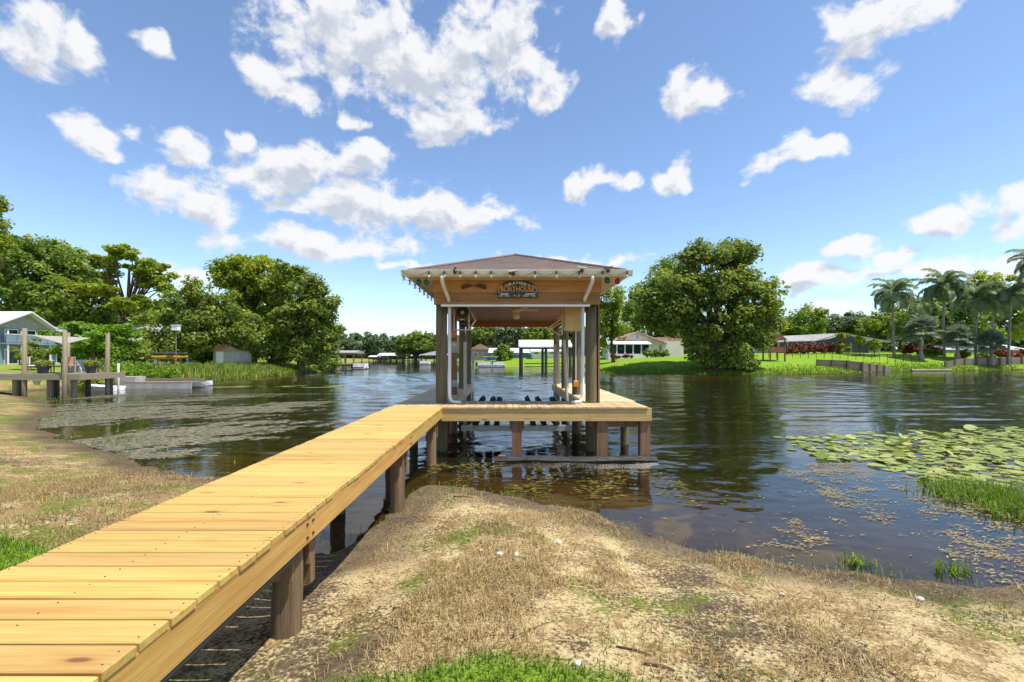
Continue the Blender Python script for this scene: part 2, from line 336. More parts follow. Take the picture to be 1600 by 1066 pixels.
def water():
    m, nt, p = newmat('water_surface'); nt.nodes.remove(p); out = nt.nodes['Material Output']
    geo = nd(nt, 'ShaderNodeNewGeometry'); pos = geo.outputs['Position']
    def st(v): 
        n = nd(nt, 'ShaderNodeVectorMath', operation='MULTIPLY'); n.inputs[1].default_value = v; nt.links.new(pos, n.inputs[0]); return n.outputs[0]
    sp = nd(nt, 'ShaderNodeSeparateXYZ'); nt.links.new(pos, sp.inputs[0])
    n1 = noise(nt, st((.9, 2.6, 1)), 1.0, 3, .5); n2 = noise(nt, st((3.2, 8.5, 1)), 1.0, 2, .5); n3 = noise(nt, st((.05, .22, 1)), 1., 4, .6)
    h = mth(nt, 'ADD', mth(nt, 'MULTIPLY', n1, .012), mth(nt, 'MULTIPLY', n2, .010))
    amp = mth(nt, 'MULTIPLY', rampf(nt, sp.outputs[1], 6.0, 13.), mth(nt, 'MULTIPLY_ADD', rampf(nt, n3, .36, .64), .85, .28))
    amp = mth(nt, 'ADD', amp, .035)
    b = nd(nt, 'ShaderNodeBump', Distance=1.0); b.inputs['Strength'].default_value = 1.0
    nt.links.new(mth(nt, 'MULTIPLY', h, amp), b.inputs['Height'])
    fr = nd(nt, 'ShaderNodeFresnel', IOR=1.34); nt.links.new(b.outputs[0], fr.inputs['Normal'])
    gl = nd(nt, 'ShaderNodeBsdfGlossy', Roughness=.03); gl.inputs['Color'].default_value = (.96, .96, .96, 1); nt.links.new(b.outputs[0], gl.inputs['Normal'])
    tr = nd(nt, 'ShaderNodeBsdfTransparent'); tr.inputs[0].default_value = (.62, .52, .30, 1)
    df = nd(nt, 'ShaderNodeBsdfDiffuse'); df.inputs[0].default_value = (.030, .030, .012, 1)
    body = nd(nt, 'ShaderNodeMixShader'); body.inputs[0].default_value = .28
    nt.links.new(tr.outputs[0], body.inputs[1]); nt.links.new(df.outputs[0], body.inputs[2])
    mx = nd(nt, 'ShaderNodeMixShader'); nt.links.new(fr.outputs[0], mx.inputs[0]); nt.links.new(body.outputs[0], mx.inputs[1]); nt.links.new(gl.outputs[0], mx.inputs[2])
    nt.links.new(mx.outputs[0], out.inputs[0])
water()
def ground():
    m, nt, p = newmat('ground_cover'); p.inputs['Roughness'].default_value = .95; p.inputs['Specular IOR Level'].default_value = .1
    geo = nd(nt, 'ShaderNodeNewGeometry'); pos = geo.outputs['Position']; sp = nd(nt, 'ShaderNodeSeparateXYZ'); nt.links.new(pos, sp.inputs[0])
    lawn = nd(nt, 'ShaderNodeAttribute', attribute_name='lawn').outputs['Fac']
    nA = noise(nt, pos, .9, 6, .65); nB = noise(nt, pos, 3.2, 6, .7); nC = noise(nt, pos, 34, 4, .7); nD = noise(nt, pos, 130, 3, .7)
    sand = mixc(nt, rampf(nt, nD, .35, .65), (.62, .49, .255), (.48, .37, .185))
    thatch = mixc(nt, rampf(nt, nC, .3, .7), (.38, .26, .12), (.21, .135, .06))
    soil = mixc(nt, rampf(nt, nC, .3, .7), (.115, .082, .056), (.055, .04, .028))
    green = mixc(nt, rampf(nt, nC, .3, .7), (.17, .20, .025), (.09, .115, .016))
    west = mth(nt, 'SUBTRACT', 1., rampf(nt, sp.outputs[0], -5., -2.4))
    mixn = mth(nt, 'ADD', mth(nt, 'MULTIPLY', nB, .55), mth(nt, 'MULTIPLY', nC, .45))
    mixn = mth(nt, 'ADD', mixn, mth(nt, 'MULTIPLY', west, .05))
    c = mixc(nt, rampf(nt, mixn, .45, .55), sand, thatch)
    c = mixc(nt, mth(nt, 'MULTIPLY', rampf(nt, mth(nt, 'ADD', mth(nt, 'MULTIPLY', nA, .6), mth(nt, 'MULTIPLY', nC, .4)), .50, .575), .88), c, soil)
    vv = nd(nt, 'ShaderNodeVectorMath', operation='ADD'); vv.inputs[1].default_value = (31, 17, 5); nt.links.new(pos, vv.inputs[0])
    c = mixc(nt, mth(nt, 'MULTIPLY', rampf(nt, mth(nt, 'ADD', mth(nt, 'MULTIPLY', noise(nt, vv.outputs[0], 1.1, 5, .6), .7), mth(nt, 'MULTIPLY_ADD', west, .06, mth(nt, 'MULTIPLY', nC, .3))), .535, .62), .85), c, green)
    # damp soil along the waterline, brown muck below it
    damp = mth(nt, 'SUBTRACT', 1., rampf(nt, mth(nt, 'ADD', sp.outputs[2], mth(nt, 'MULTIPLY_ADD', nB, .16, -.08)), .05, .17))
    c = mixc(nt, mth(nt, 'MULTIPLY', damp, .8), c, soil)
    muck = mixc(nt, rampf(nt, nB, .35, .7), (.24, .15, .055), (.10, .068, .026))
    c = mixc(nt, mth(nt, 'SUBTRACT', 1., rampf(nt, sp.outputs[2], -.14, .0)), c, muck)
    deep = mth(nt, 'SUBTRACT', 1., rampf(nt, sp.outputs[2], -.95, -.25))  # light absorbed by deep water, painted as darkening of the bed with depth
    c = mixc(nt, deep, c, (.018, .017, .008))
    lw = mixc(nt, rampf(nt, noise(nt, pos, .35, 6, .65), .3, .7), (.15, .27, .016), (.215, .32, .025))
    lw = mixc(nt, mth(nt, 'MULTIPLY', rampf(nt, noise(nt, pos, 3, 4, .7), .4, .7), .4), lw, (.10, .18, .015))
    c = mixc(nt, lawn, c, lw)
    nt.links.new(c, p.inputs['Base Color'])
    b = nd(nt, 'ShaderNodeBump', Strength=.7, Distance=.03); nt.links.new(mth(nt, 'ADD', nC, mth(nt, 'MULTIPLY', nD, .5)), b.inputs['Height']); nt.links.new(b.outputs[0], p.inputs['Normal'])
ground()

# ------------------------------------------------------------------ terrain and water
NEAR = [(90, 3.2), (30, 3.9), (12, 4.2), (7, 4.45), (5.2, 4.6), (3.67, 4.85), (2.9, 5.1), (2.2, 5.5), (1.5, 6.3), (1.2, 6.75), (.58, 7.1), (-.24, 7.8), (-1.06, 8.2),
        (-1.55, 8.25), (-1.70, 7.3), (-1.86, 5.3), (-2.5, 5.0), (-3.1, 6.9), (-5.0, 8.4), (-5.93, 8.74), (-7.4, 9.4), (-8.8, 10.6), (-11.9, 12.4), (-15, 14.6), (-17.2, 16.9), (-19.5, 19.9), (-25.1, 24.4), (-33, 30), (-90, 32), (-90, -90), (90, -90)]
LEFT = [(-320, 27), (-34, 27), (-31, 36), (-28.8, 43), (-28.5, 52), (-28.4, 68), (-33, 86), (-45, 120), (-60, 180), (-75, 262), (-75, 420), (-320, 420)]
RIGHT = [(320, 92), (140, 88), (93, 82), (75, 77), (62, 73), (50, 66), (34, 60.5), (24, 62), (13, 65), (8.5, 84), (4, 97), (0, 102), (-7, 106), (-14, 128), (-22, 160), (-30, 200), (-38, 262), (-38, 420), (320, 420)]
FAR = [(-800, 262), (-75, 266), (-40, 262), (0, 258), (800, 250), (800, 1500), (-800, 1500)]
def sdist(X, Y, poly):
    P = np.array(poly, float); Q = np.roll(P, -1, 0); d = np.full(X.shape, 1e9); ins = np.zeros(X.shape, bool)
    for (x0, y0), (x1, y1) in zip(P, Q):
        ex, ey = x1 - x0, y1 - y0; t = np.clip(((X - x0) * ex + (Y - y0) * ey) / (ex * ex + ey * ey), 0, 1)
        d = np.minimum(d, np.hypot(X - x0 - t * ex, Y - y0 - t * ey))
        with np.errstate(divide='ignore', invalid='ignore'):
            ins ^= ((y0 > Y) != (y1 > Y)) & (X < (x1 - x0) * (Y - y0) / (y1 - y0 + 1e-30) + x0)
    return np.where(ins, d, -d)
_ph = rng.uniform(0, 6.28, (40, 2)); _dr = rng.normal(size=(40, 2))
def wob(X, Y, sc, n=12):
    o = np.zeros(np.shape(X))
    for k in range(n):
        o = o + np.sin((X * _dr[k, 0] + Y * _dr[k, 1]) * sc * (1 + .25 * k) + _ph[k, 0]) / (1 + .25 * k)
    return o / 3
def height(X, Y):
    X = np.asarray(X, float); Y = np.asarray(Y, float)
    jit = wob(X, Y, 1.5) * .12 + wob(X, Y, 5.0) * .09 * (np.abs(X) < 40)
    z = np.full(X.shape, -9.); dmin = np.full(X.shape, -1e9)
    for poly, hmax, L in ((NEAR, .90, 5.0), (LEFT, 1.5, 4.5), (RIGHT, 2.5, 9.), (FAR, 2., 10.)):
        d = sdist(X, Y, poly) + jit; dmin = np.maximum(dmin, d)
        if poly is RIGHT: hmax = 2.5 + 1.2 * np.clip((X - 40) / 22, 0, 1)
        z = np.maximum(z, np.where(d > 0, hmax * (1 - np.exp(-np.maximum(d, 0) / L)), -9))
    bed = -1.7 * (1 - np.exp(np.minimum(dmin, 0) / 9.))
    z = np.where(dmin > 0, z, bed)
    return z + wob(X, Y, 3.0) * .012 * (np.abs(X) < 30) + wob(X, Y, 9.0) * .006 * (np.abs(X) < 12)
def gz(x, y): return float(height(np.array([x]), np.array([y]))[0])
def axis(lo, hi, a, b, h, grow):
    c = list(np.arange(a, b, h)); s = h; v = b
    while v < hi: c.append(v); s *= grow; v += s
    c.append(hi); s = h; v = a - h; l = []
    while v > lo: l.append(v); s *= grow; v -= s
    return np.array([lo] + l[::-1] + c)
xs = axis(-800, 800, -8, 8, .1, 1.035); ys = axis(-60, 1500, 1.2, 10, .1, 1.025)
GX, GY = np.meshgrid(xs, ys); GZ = height(GX, GY)
nx, ny = len(xs), len(ys)
idx = np.arange(nx * ny).reshape(ny, nx)
Fq = np.stack([idx[:-1, :-1], idx[:-1, 1:], idx[1:, 1:], idx[1:, :-1]], -1).reshape(-1, 4)
gm_ = mesh_np('ground', np.stack([GX, GY, GZ], -1).reshape(-1, 3), Fq)
def lawnmask(X, Y):
    a = np.clip(sdist(X, Y, RIGHT) / 1.2 + .2, 0, 1)
    n = wob(X, Y, 2.5) * .28
    b = np.clip(((2.89 - .2 * (X + .2) ** 2 + n * .35) - Y) / .22, 0, 1) * (X > -1.5) * (X < 1.2)
    b = np.maximum(b, np.clip((.34 + n * .4 - np.hypot((X - 2.75) * .8, Y - 2.45)) / .3, 0, 1) * .8)
    bl = [(-4.65, 4.7), (-4.12, 4.2), (-3.5, 3.6), (-3.3, 2.0), (-12, 0), (-14, 4.9), (-6, 5.05)]
    c = np.clip(sdist(X, Y, bl) / .1 + n, 0, 1)
    d = np.clip(sdist(X, Y, LEFT) / 3 - .3, 0, 1) * .6 + np.clip(sdist(X, Y, FAR) / 3, 0, 1) * .6
    return np.clip(np.maximum(np.maximum(a, b), np.maximum(c, d)), 0, 1)
att = gm_.attributes.new('lawn', 'FLOAT', 'POINT'); att.data.foreach_set('value', lawnmask(GX, GY).ravel().astype(np.float32))
tag(link('ground', gm_, 'ground_cover', smooth=True), kind='structure')
def water_mesh():
    nu, nv = 640, 620; v = 3.2 * (140 / 3.2) ** (np.arange(nv) / (nv - 1)); u = np.linspace(-1, 1, nu)
    U, YY = np.meshgrid(u, v); XX = U * (1.3 * YY + 8); r = np.random.default_rng(77); Z = np.zeros(XX.shape)
    stp = np.maximum(YY * math.log(140 / 3.2) / nv, (1.3 * YY + 8) * 2 / nu * .5)
    gust = .5 + .5 * np.clip(wob(XX * .35, YY * .9, .16) * 1.4 + .3 * wob(XX, YY * 2, .5), -1, 1)
    for k in range(46):
        lam = .26 * (2.4 / .26) ** r.uniform(); a = r.normal(0, .5) + math.pi / 2 + .12; kx, ky = math.cos(a) * 6.283 / lam, math.sin(a) * 6.283 / lam
        Z += .021 * lam / 6.283 * np.clip(lam / (stp * 3.2) - .7, 0, 1) * np.sin(kx * XX + ky * YY + r.uniform(0, 6.28) + .6 * wob(XX, YY, .3))
    near = sdist(XX, YY, NEAR); calm = np.clip((-near - .3) / 6, 0, 1) * np.clip((-sdist(XX, YY, [(6, 4), (6.5, 14), (30, 16), (30, 4)])) / 3 + .1, .1, 1)
    calm = calm * np.clip(-sdist(XX, YY, [(-34, 31), (-13, 31), (-8, 17), (-5, 10), (-4, 7), (-20, 7)]) / 4 + .15, .15, 1)
    edge = np.clip((1 - np.abs(U)) / .04, 0, 1) * np.clip((140 - YY) / 25, 0, 1) * np.clip((YY - 3.2) / .5, 0, 1)
    Z *= edge * (.06 + 1.1 * calm * (.35 + .75 * gust))
    V = np.stack([XX, YY, Z], -1).reshape(-1, 3); I = np.arange(nu * nv).reshape(nv, nu); Fq = np.stack([I[:-1, :-1], I[:-1, 1:], I[1:, 1:], I[1:, :-1]], -1).reshape(-1, 4)
    n = len(V); (lx0, ly0), (lx1, ly1) = (XX[0, 0], v[0]), (XX[-1, 0], v[-1])
    ex = np.array([(-900, -20, 0), (900, -20, 0), (900, v[0], 0), (-900, v[0], 0), (lx0, ly0, 0), (-lx0, ly0, 0), (lx1, ly1, 0), (-lx1, ly1, 0), (-900, ly1, 0), (900, ly1, 0), (-900, 1500, 0), (900, 1500, 0)])
    F2 = np.array([(0, 1, 2, 3), (3, 4, 6, 8), (5, 2, 9, 7), (8, 9, 11, 10)]) + n
    return mesh_np('water', np.vstack([V, ex]), np.vstack([Fq, F2]))
wv = water_mesh()
tag(link('water', wv, 'water_surface', smooth=True), kind='structure')

# ------------------------------------------------------------------ walkway
wk = thing('boardwalk', 'new yellow pine boardwalk running from bottom left out to the boathouse', 'boardwalk', (-2.05, 6, 0))
XL, XR, DZ = -2.667, -1.446, 1.175
pl_meshes = []
for k in range(4):
    b = MB(); b.bev(-.61, .61, -.0768, .0768, -.038, 0, .006); o = b.build('plank', 'new_pine_x', wk, local=True); pl_meshes.append(o.data); bpy.data.objects.remove(o)
y = .95; k = 0
while y < 10.2:
    o = link('plank', pl_meshes[k % 4], None, wk); ex = random.uniform(-.005, .007)
    o.location = (-2.0565 + ex + 2.05, y + .0815 - 6, DZ + random.uniform(-.0015, .0015)); o.rotation_euler.z = random.uniform(-.003, .003)
    y += .168; k += 1
sc_ = MB(); yy = .95
while yy < 7.5:
    for xx in (XL + .03, -2.055, XR - .03):
        for q in (.04, .12): sc_.lathe([(.0042, -.004), (.0042, .0012), (.002, .0016)], (xx + random.uniform(-.006, .006), yy + q + random.uniform(-.006, .006), DZ + .0006), 5)
    yy += .168
tag(sc_.build('screw_heads', 'steel_bolt', wk), kind='stuff')
for y0, y1 in ((.9, 3.36), (3.364, 6.9), (6.904, 10.25)):
    box('side_board', 'new_pine_y', wk, XR - .046, XR - .008, y0, y1, .94, 1.134)
    box('side_board', 'new_pine_y', wk, XL + .008, XL + .046, y0, y1, .94, 1.134)
box('middle_joist', 'old_wood', wk, -2.08, -2.03, .9, 10.2, .95, 1.133)
for yy in (3.31, 3.41, 6.86, 6.95):
    for zz in (.985, 1.08):
        MB().tube([(XR - .009, yy, zz), (XR + .001, yy, zz)], .011, 8).build('bolt', 'steel_bolt', wk)
for yy in (3.35, 6.72, 9.75):
    for xx, r in ((XR - .17, .105), (XL + .17, .105)):
        g0 = gz(xx, yy) - .5; b = MB(); zz = np.linspace(g0, 1.10, 9)
        b.tube([(xx + random.uniform(-.006, .006), yy, z) for z in zz], [r * (1.06 - .012 * i) for i in range(9)], 14); b.build('pile', 'pile_walk', wk, smooth=True)
    for dy in (-.155, .118):
        box('cross_beam', 'pile_brown', wk, XL + .06, XR - .062, yy + dy, yy + dy + .038, .72, .938)
    box('post_block', 'pile_brown', wk, XR - .16, XR - .07, yy + .158, yy + .245, .55, .938)
MB().tube([(XR - .03, 1.0, .915), (XR - .03, 3.2, .915)], .022, 8).build('conduit', 'fence_metal', wk, smooth=True)

# ------------------------------------------------------------------ boathouse
bh = thing('boathouse', 'open timber boathouse with shingled hip roof over a boat slip on piles', 'boathouse', (.3, 15, 0))
BX0, BX1, IX0, IX1, BY0, BY1, BF = -2.63, 3.27, -1.465, 1.97, 10.262, 19.6, 11.62
def boards(name, mat, lx, ly, n=3):
    out = []
    for k in range(n):
        o = MB().bev(-lx / 2, lx / 2, -ly / 2, ly / 2, -.038, 0, .005).build(name, mat, bh, local=True); out.append(o.data); bpy.data.objects.remove(o)
    return out
off = Vector((.3, 15, 0))
pm = boards('deck_plank', 'deck_y', .139, BF - BY0 + .02)
x = BX0 + .07; k = 0
while x < BX1 - .05:
    o = link('deck_plank', pm[k % 3], None, bh); o.location = Vector((x, (BF + BY0) / 2 - .012, DZ + random.uniform(-.001, .001))) - off; x += .1455; k += 1
for (x0, x1) in ((BX0, IX0), (IX1, BX1)):
    pm = boards('deck_plank', 'deck_x', x1 - x0 + .03, .139); y = BF + .075; k = 0
    while y < BY1 - .06:
        o = link('deck_plank', pm[k % 3], None, bh); o.location = Vector(((x0 + x1) / 2, y, DZ + random.uniform(-.001, .001))) - off; y += .1455; k += 1
FT, FB = DZ - .04, .855
box('front_fascia', 'fascia_pine', bh, XR - .03, BX1, BY0 + .003, BY0 + .042, FB, FT)
box('back_joist', 'old_wood', bh, IX0 + .045, IX1 - .045, BF - .05, BF - .01, FB, FT)
for xx in (IX0 + .002, IX1 - .04): box('slip_fascia', 'deck_y', bh, xx, xx + .038, BF + .0, BY1, FB + .03, FT)
for xx in (BX0 + .003, BX1 - .041): box('side_fascia', 'fascia_pine', bh, xx, xx + .038, BY0 + .046, BY1, FB, FT)
for x0, x1 in ((BX0 + .045, IX0 - .003), (IX1 + .003, BX1 - .045)): box('end_fascia', 'deck_x', bh, x0, x1, BY1 - .04, BY1 - .002, FB + .02, FT)
def pile(x, y, top, r, mat='pile_wood', par=bh, name='post'):
    zz = np.linspace(-1.6, top, 12); ph = random.uniform(0, 6)
    return MB().tube([(x + .006 * math.sin(ph + z * 1.3), y + .005 * math.cos(ph + z), z) for z in zz], [r * (1.05 - .007 * i) for i in range(12)], 16).build(name, mat, par, smooth=True)
PY = (11.25, 13.7, 16.35, 19.15)
for i, yy in enumerate(PY):
    pile(-1.61, yy, 3.56, .142 if i == 0 else .12, 'pile_brown' if i == 1 else 'pile_wood'); pile(2.09, yy, 3.56, .145 if i == 0 else .13)
box('post_board', 'pile_brown', bh, 2.236, 2.275, 11.14, 11.36, DZ + .002, 3.56)
for yy in (11.9, 14.4, 17, 19.3):
    pile(3.08, yy, FB + .15, .11, name='pile'); pile(-2.44, yy, FB + .15, .11, name='pile')
for xx, w in ((.23, .11), (2.17, .125), (3.14, .11)): MB().bev(xx - w, xx + w, 10.32, 10.32 + 2 * w * .9, -1.5, FB - .002, .01).build('square_post', 'pile_brown', bh)
for xx in (.09, .37): box('post_cleat', 'pile_brown', bh, xx - .03, xx + .03, 10.36, 10.5, .66, FB - .004)
box('cross_beam', 'pile_brown', bh, 1.9, 3.2, 10.56, 10.6, .68, FB - .003)
# beams
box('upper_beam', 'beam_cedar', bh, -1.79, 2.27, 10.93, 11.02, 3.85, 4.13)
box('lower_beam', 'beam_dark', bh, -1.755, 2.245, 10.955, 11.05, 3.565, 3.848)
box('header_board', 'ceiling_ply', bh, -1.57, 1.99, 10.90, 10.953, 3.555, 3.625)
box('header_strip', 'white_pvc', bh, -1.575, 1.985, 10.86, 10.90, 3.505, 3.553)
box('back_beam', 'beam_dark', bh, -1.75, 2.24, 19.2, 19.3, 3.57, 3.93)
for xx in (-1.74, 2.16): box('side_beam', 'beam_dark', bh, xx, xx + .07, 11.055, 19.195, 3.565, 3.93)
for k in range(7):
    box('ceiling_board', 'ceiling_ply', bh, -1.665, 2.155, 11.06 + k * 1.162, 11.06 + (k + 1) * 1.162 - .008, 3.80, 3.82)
# roof: hip in shingle courses
EX0, EX1, EY0, EY1, EZ = -2.235, 2.70, 10.3, 20.1, 4.24
rf = MB(); NC = 17; half = (EX1 - EX0) / 2; rise = .9
for k in range(NC):
    a, c = half * k / NC, half * (k + 1) / NC
    if k == 0: a = -.06
    z0, z1 = EZ + rise * a / half + .024, EZ + rise * c / half + .006
    o_ = [(EX0 + a, EY0 + a), (EX1 - a, EY0 + a), (EX1 - a, EY1 - a), (EX0 + a, EY1 - a)]
    i_ = [(EX0 + c, EY0 + c), (EX1 - c, EY0 + c), (EX1 - c, EY1 - c), (EX0 + c, EY1 - c)]
    V = [(x, y, z0 - .03) for x, y in o_] + [(x, y, z0) for x, y in o_] + [(x, y, z1) for x, y in i_]
    rf.add(V, [(j, (j + 1) % 4, 4 + (j + 1) % 4, 4 + j) for j in range(4)] + [(4 + j, 4 + (j + 1) % 4, 8 + (j + 1) % 4, 8 + j) for j in range(4)])
roof = rf.build('roof', 'roof_shingle', bh)
rc = MB(); xm = (EX0 + EX1) / 2
rc.tube([(xm, EY0 + half - .05, EZ + rise + .03), (xm, EY1 - half + .05, EZ + rise + .03)], .035, 6)
for cx, cy, sy in ((EX0, EY0, 1), (EX1, EY0, 1), (EX0, EY1, -1), (EX1, EY1, -1)):
    rc.tube([(cx, cy, EZ + .035), (xm, cy + sy * half, EZ + rise + .035)], .028, 6)
rc.build('ridge_cap', 'roof_shingle', roof)
box('soffit', 'soffit', bh, EX0 + .01, EX1 - .01, EY0 + .012, EY1 - .01, 4.135, 4.155)
gz0, gz1 = 4.115, 4.255
def gutter(p0, p1, nrm):
    b = MB(); prof = [(0, gz0 + .02), (.05, gz0), (.10, gz0 + .05), (.125, gz1 - .012), (.125, gz1), (.115, gz1), (.02, gz1 - .02), (0, gz1 - .02)]
    n = len(prof); V = []
    for q in (p0, p1): V += [(q[0] + nrm[0] * d, q[1] + nrm[1] * d, z) for d, z in prof]
    return b.add(V, [tuple(range(n))[::-1], tuple(range(n, 2 * n))] + [(j, (j + 1) % n, n + (j + 1) % n, n + j) for j in range(n)]).build('gutter', 'gutter_white', bh)
gutter((EX0 - .122, EY0), (EX1 + .122, EY0), (0, -1)); gutter((EX0, EY0 + .004), (EX0, EY1), (-1, 0)); gutter((EX1, EY0 + .004), (EX1, EY1), (1, 0))
for s, xg, xp in ((1, -1.46, -1.385), (-1, 1.93, 1.835)):
    b = MB(); b.tube([(xg, EY0 - .06, 4.13), (xg, EY0 - .04, 4.02), (xg + s * .02, 10.6, 3.86), (xg + s * .06, 10.86, 3.72), (xg + s * .075, 10.90, 3.635)], .043, 8); b.build('downspout_elbow', 'gutter_white', bh, smooth=True)
    yq = 11.0
    b = MB(); b.tube([(xp, yq, 3.51), (xp, yq, 1.40), (xp + s * .015, yq, 1.30), (xp + s * .06, yq - .02, 1.235), (xp + s * .14, yq - .04, 1.215), (xp + s * .28, yq - .06, 1.21)], .04, 10); b.build('downspout', 'white_pvc', bh, smooth=True)
# ceiling fan
cf = thing('ceiling_fan', 'tan ceiling fan with paddle blades and a lamp under the boathouse ceiling', 'fan', (.26, 12.6, 3.5))
MB().lathe([(.02, .298), (.02, .19), (.11, .17), (.12, .05), (.07, .02)], (.26, 12.6, 3.5), 14).build('motor', 'beige', cf, smooth=True)
MB().lathe([(.05, .02), (.085, -.03), (.09, -.12), (.05, -.16), (.01, -.165)], (.26, 12.6, 3.5), 14).build('lamp_shade', 'soffit', cf, smooth=True)
for k in range(5):
    a = R(10 + 72 * k); o = MB().add([(.1, -.04, .10), (.62, -.075, .125), (.64, .06, .09), (.1, .03, .085), (.1, -.04, .092), (.62, -.075, .117), (.64, .06, .082), (.1, .03, .077)], [(0, 1, 2, 3), (7, 6, 5, 4), (0, 4, 5, 1), (1, 5, 6, 2), (2, 6, 7, 3), (3, 7, 4, 0)]).build('blade', 'soffit', cf, local=True); o.rotation_euler.z = a
# boat lift drives, cradle and guide poles
lm = thing('lift_motor', 'open boat lift drive with black pulley and metal frame under left eave', 'lift motor', (-1.22, 12.4, 3.0))
def disc(name, mat, par, x, y, z, r, t, n=20, ax='y'):
    P = [(x, y - t / 2, z), (x, y + t / 2, z)] if ax == 'y' else [(x - t / 2, y, z), (x + t / 2, y, z)]
    return MB().tube(P, r, n).build(name, mat, par)
disc('pulley', 'black', lm, -1.2, 12.3, 3.50, .17, .06); disc('pulley_hub', 'alu', lm, -1.2, 12.262, 3.50, .045, .012)
disc('small_pulley', 'black', lm, -1.2, 12.3, 3.20, .07, .06)
MB().tube([(-1.2, 12.24, 3.20), (-1.2, 12.6, 3.20)], .095, 12).build('motor', 'black', lm, smooth=True)
MB().lathe([(.06, 0), (.06, .08)], (-1.2, 12.36, 3.29), 10).build('capacitor', 'alu', lm)
for xx in (-1.43, -1.03): box('frame_bar', 'alu', lm, xx - .02, xx + .02, 12.35, 12.39, 3.05, 3.80)
box('frame_foot', 'alu', lm, -1.45, -.98, 12.28, 12.5, 3.02, 3.048)
for q in ([(-1.03, 12.37, 3.62), (-.85, 12.37, 3.30)], [(-.85, 12.37, 3.30), (-1.02, 12.37, 3.06)]): MB().tube(q, .025, 6).build('brace', 'alu', lm)
rcov = thing('lift_motor_cover', 'beige boxy boat lift motor cover hanging under right eave', 'lift cover', (1.77, 12.4, 3.0))
MB().add([(1.545, 12.1, 3.80), (2.0, 12.1, 3.80), (2.0, 12.6, 3.80), (1.545, 12.6, 3.80), (1.56, 12.1, 3.2), (2.0, 12.1, 3.2), (2.0, 12.6, 3.2), (1.56, 12.6, 3.2), (1.55, 12.13, 3.02), (1.96, 12.13, 3.0), (1.96, 12.55, 3.0), (1.55, 12.55, 3.02)],
         [(0, 1, 5, 4), (1, 2, 6, 5), (2, 3, 7, 6), (3, 0, 4, 7), (4, 5, 9, 8), (5, 6, 10, 9), (6, 7, 11, 10), (7, 4, 8, 11), (8, 9, 10, 11), (3, 2, 1, 0)]).build('cover_shell', 'beige', rcov)
for q in ([(1.6, 13.2, 3.42), (1.2, 13.2, 3.14)], [(1.6, 13.2, 3.32), (1.28, 13.2, 3.12)], [(1.2, 13.2, 3.14), (1.55, 13.2, 2.92)], [(1.6, 13.2, 3.78), (1.6, 13.2, 2.95)]): MB().tube(q, .022, 6).build('bracket_bar', 'beige', rcov)
box('bracket_plate', 'alu', rcov, 1.5, 1.64, 12.6, 13.6, 3.44, 3.48)
lc = thing('boat_lift_cradle', 'dark boat lift cradle with slanted black bunk boards behind front deck', 'boat lift', (.2, 14, .2))
for yy in (12.6, 16.6): box('cradle_beam', 'alu', lc, IX0 + .2, IX1 - .2, yy, yy + .14, .25, .40)
for sx, xs_ in ((-1, (-.85, -.55, -.27)), (1, (.75, 1.05, 1.38))):
    for j, xx in enumerate(xs_):
        tl = .16 * (1 if j < 2 else .4) * (1 if sx < 0 else -1)
        MB().prism([(xx - .09, .42), (xx + .06, .42), (xx + .08 + tl, 1.08), (xx + .02 + tl, 1.19 - .02 * j), (xx - .08 + tl, 1.12)], 'y', 12.55, 13.3).build('bunk_board', 'bunk_carpet', lc)
for (xa, ya, xb, yb, zt, lab, m_) in ((-1.19, 12.95, -1.19, 12.95, 2.72, 'straight pale guide pole just inside left row of boathouse posts', 'pvc_tan'), (-1.16, 15.6, -1.16, 15.6, 2.3, 'thin grey guide pole at the far left of the slip', 'alu'),
                           (1.63, 13.0, 1.80, 12.95, 2.78, 'leaning tan guide pole inside right row of boathouse posts', 'pvc_tan'), (1.76, 16.6, 1.80, 16.6, 2.75, 'slim tan guide pole at the far right of the slip', 'pvc_tan')):
    tag(MB().tube([(xb, yb, -.8), ((xa + xb) / 2, yb, (zt - .8) / 2), (xa, ya, zt), (xa, ya, zt + .02)], [.045, .045, .045, .03], 10).build('guide_pole', m_, smooth=True), lab, 'pole')
# things fixed on posts
e = thing('electrical_box', 'grey electrical box on second left boathouse post', 'electrical box', (-1.56, 13.55, 2.4))
box('case', 'grey_box', e, -1.70, -1.42, 13.46, 13.56, 2.42, 2.76); box('cover_plate', 'alu', e, -1.62, -1.5, 13.45, 13.458, 2.64, 2.70)
tag(MB().bev(-1.62, -1.48, 13.46, 13.575, 1.42, 1.62, .02).build('outlet_box', 'grey_box'), 'small grey outlet box low on second left boathouse post', 'outlet')
tag(MB().bev(-1.66, -1.5, 13.47, 13.575, 2.88, 3.08, .03).build('float_block', 'orange'), 'small orange block hung high on second left boathouse post', 'float')
sw = thing('lift_switch', 'orange lift switch on white conduit down second right boathouse post', 'switch', (2.05, 13.55, 1.4))
MB().tube([(2.05, 13.54, 3.5), (2.05, 13.54, 1.6)], .016, 8).build('conduit', 'white_pvc', sw); MB().bev(1.98, 2.12, 13.47, 13.55, 1.42, 1.60, .02).build('switch_box', 'orange', sw)
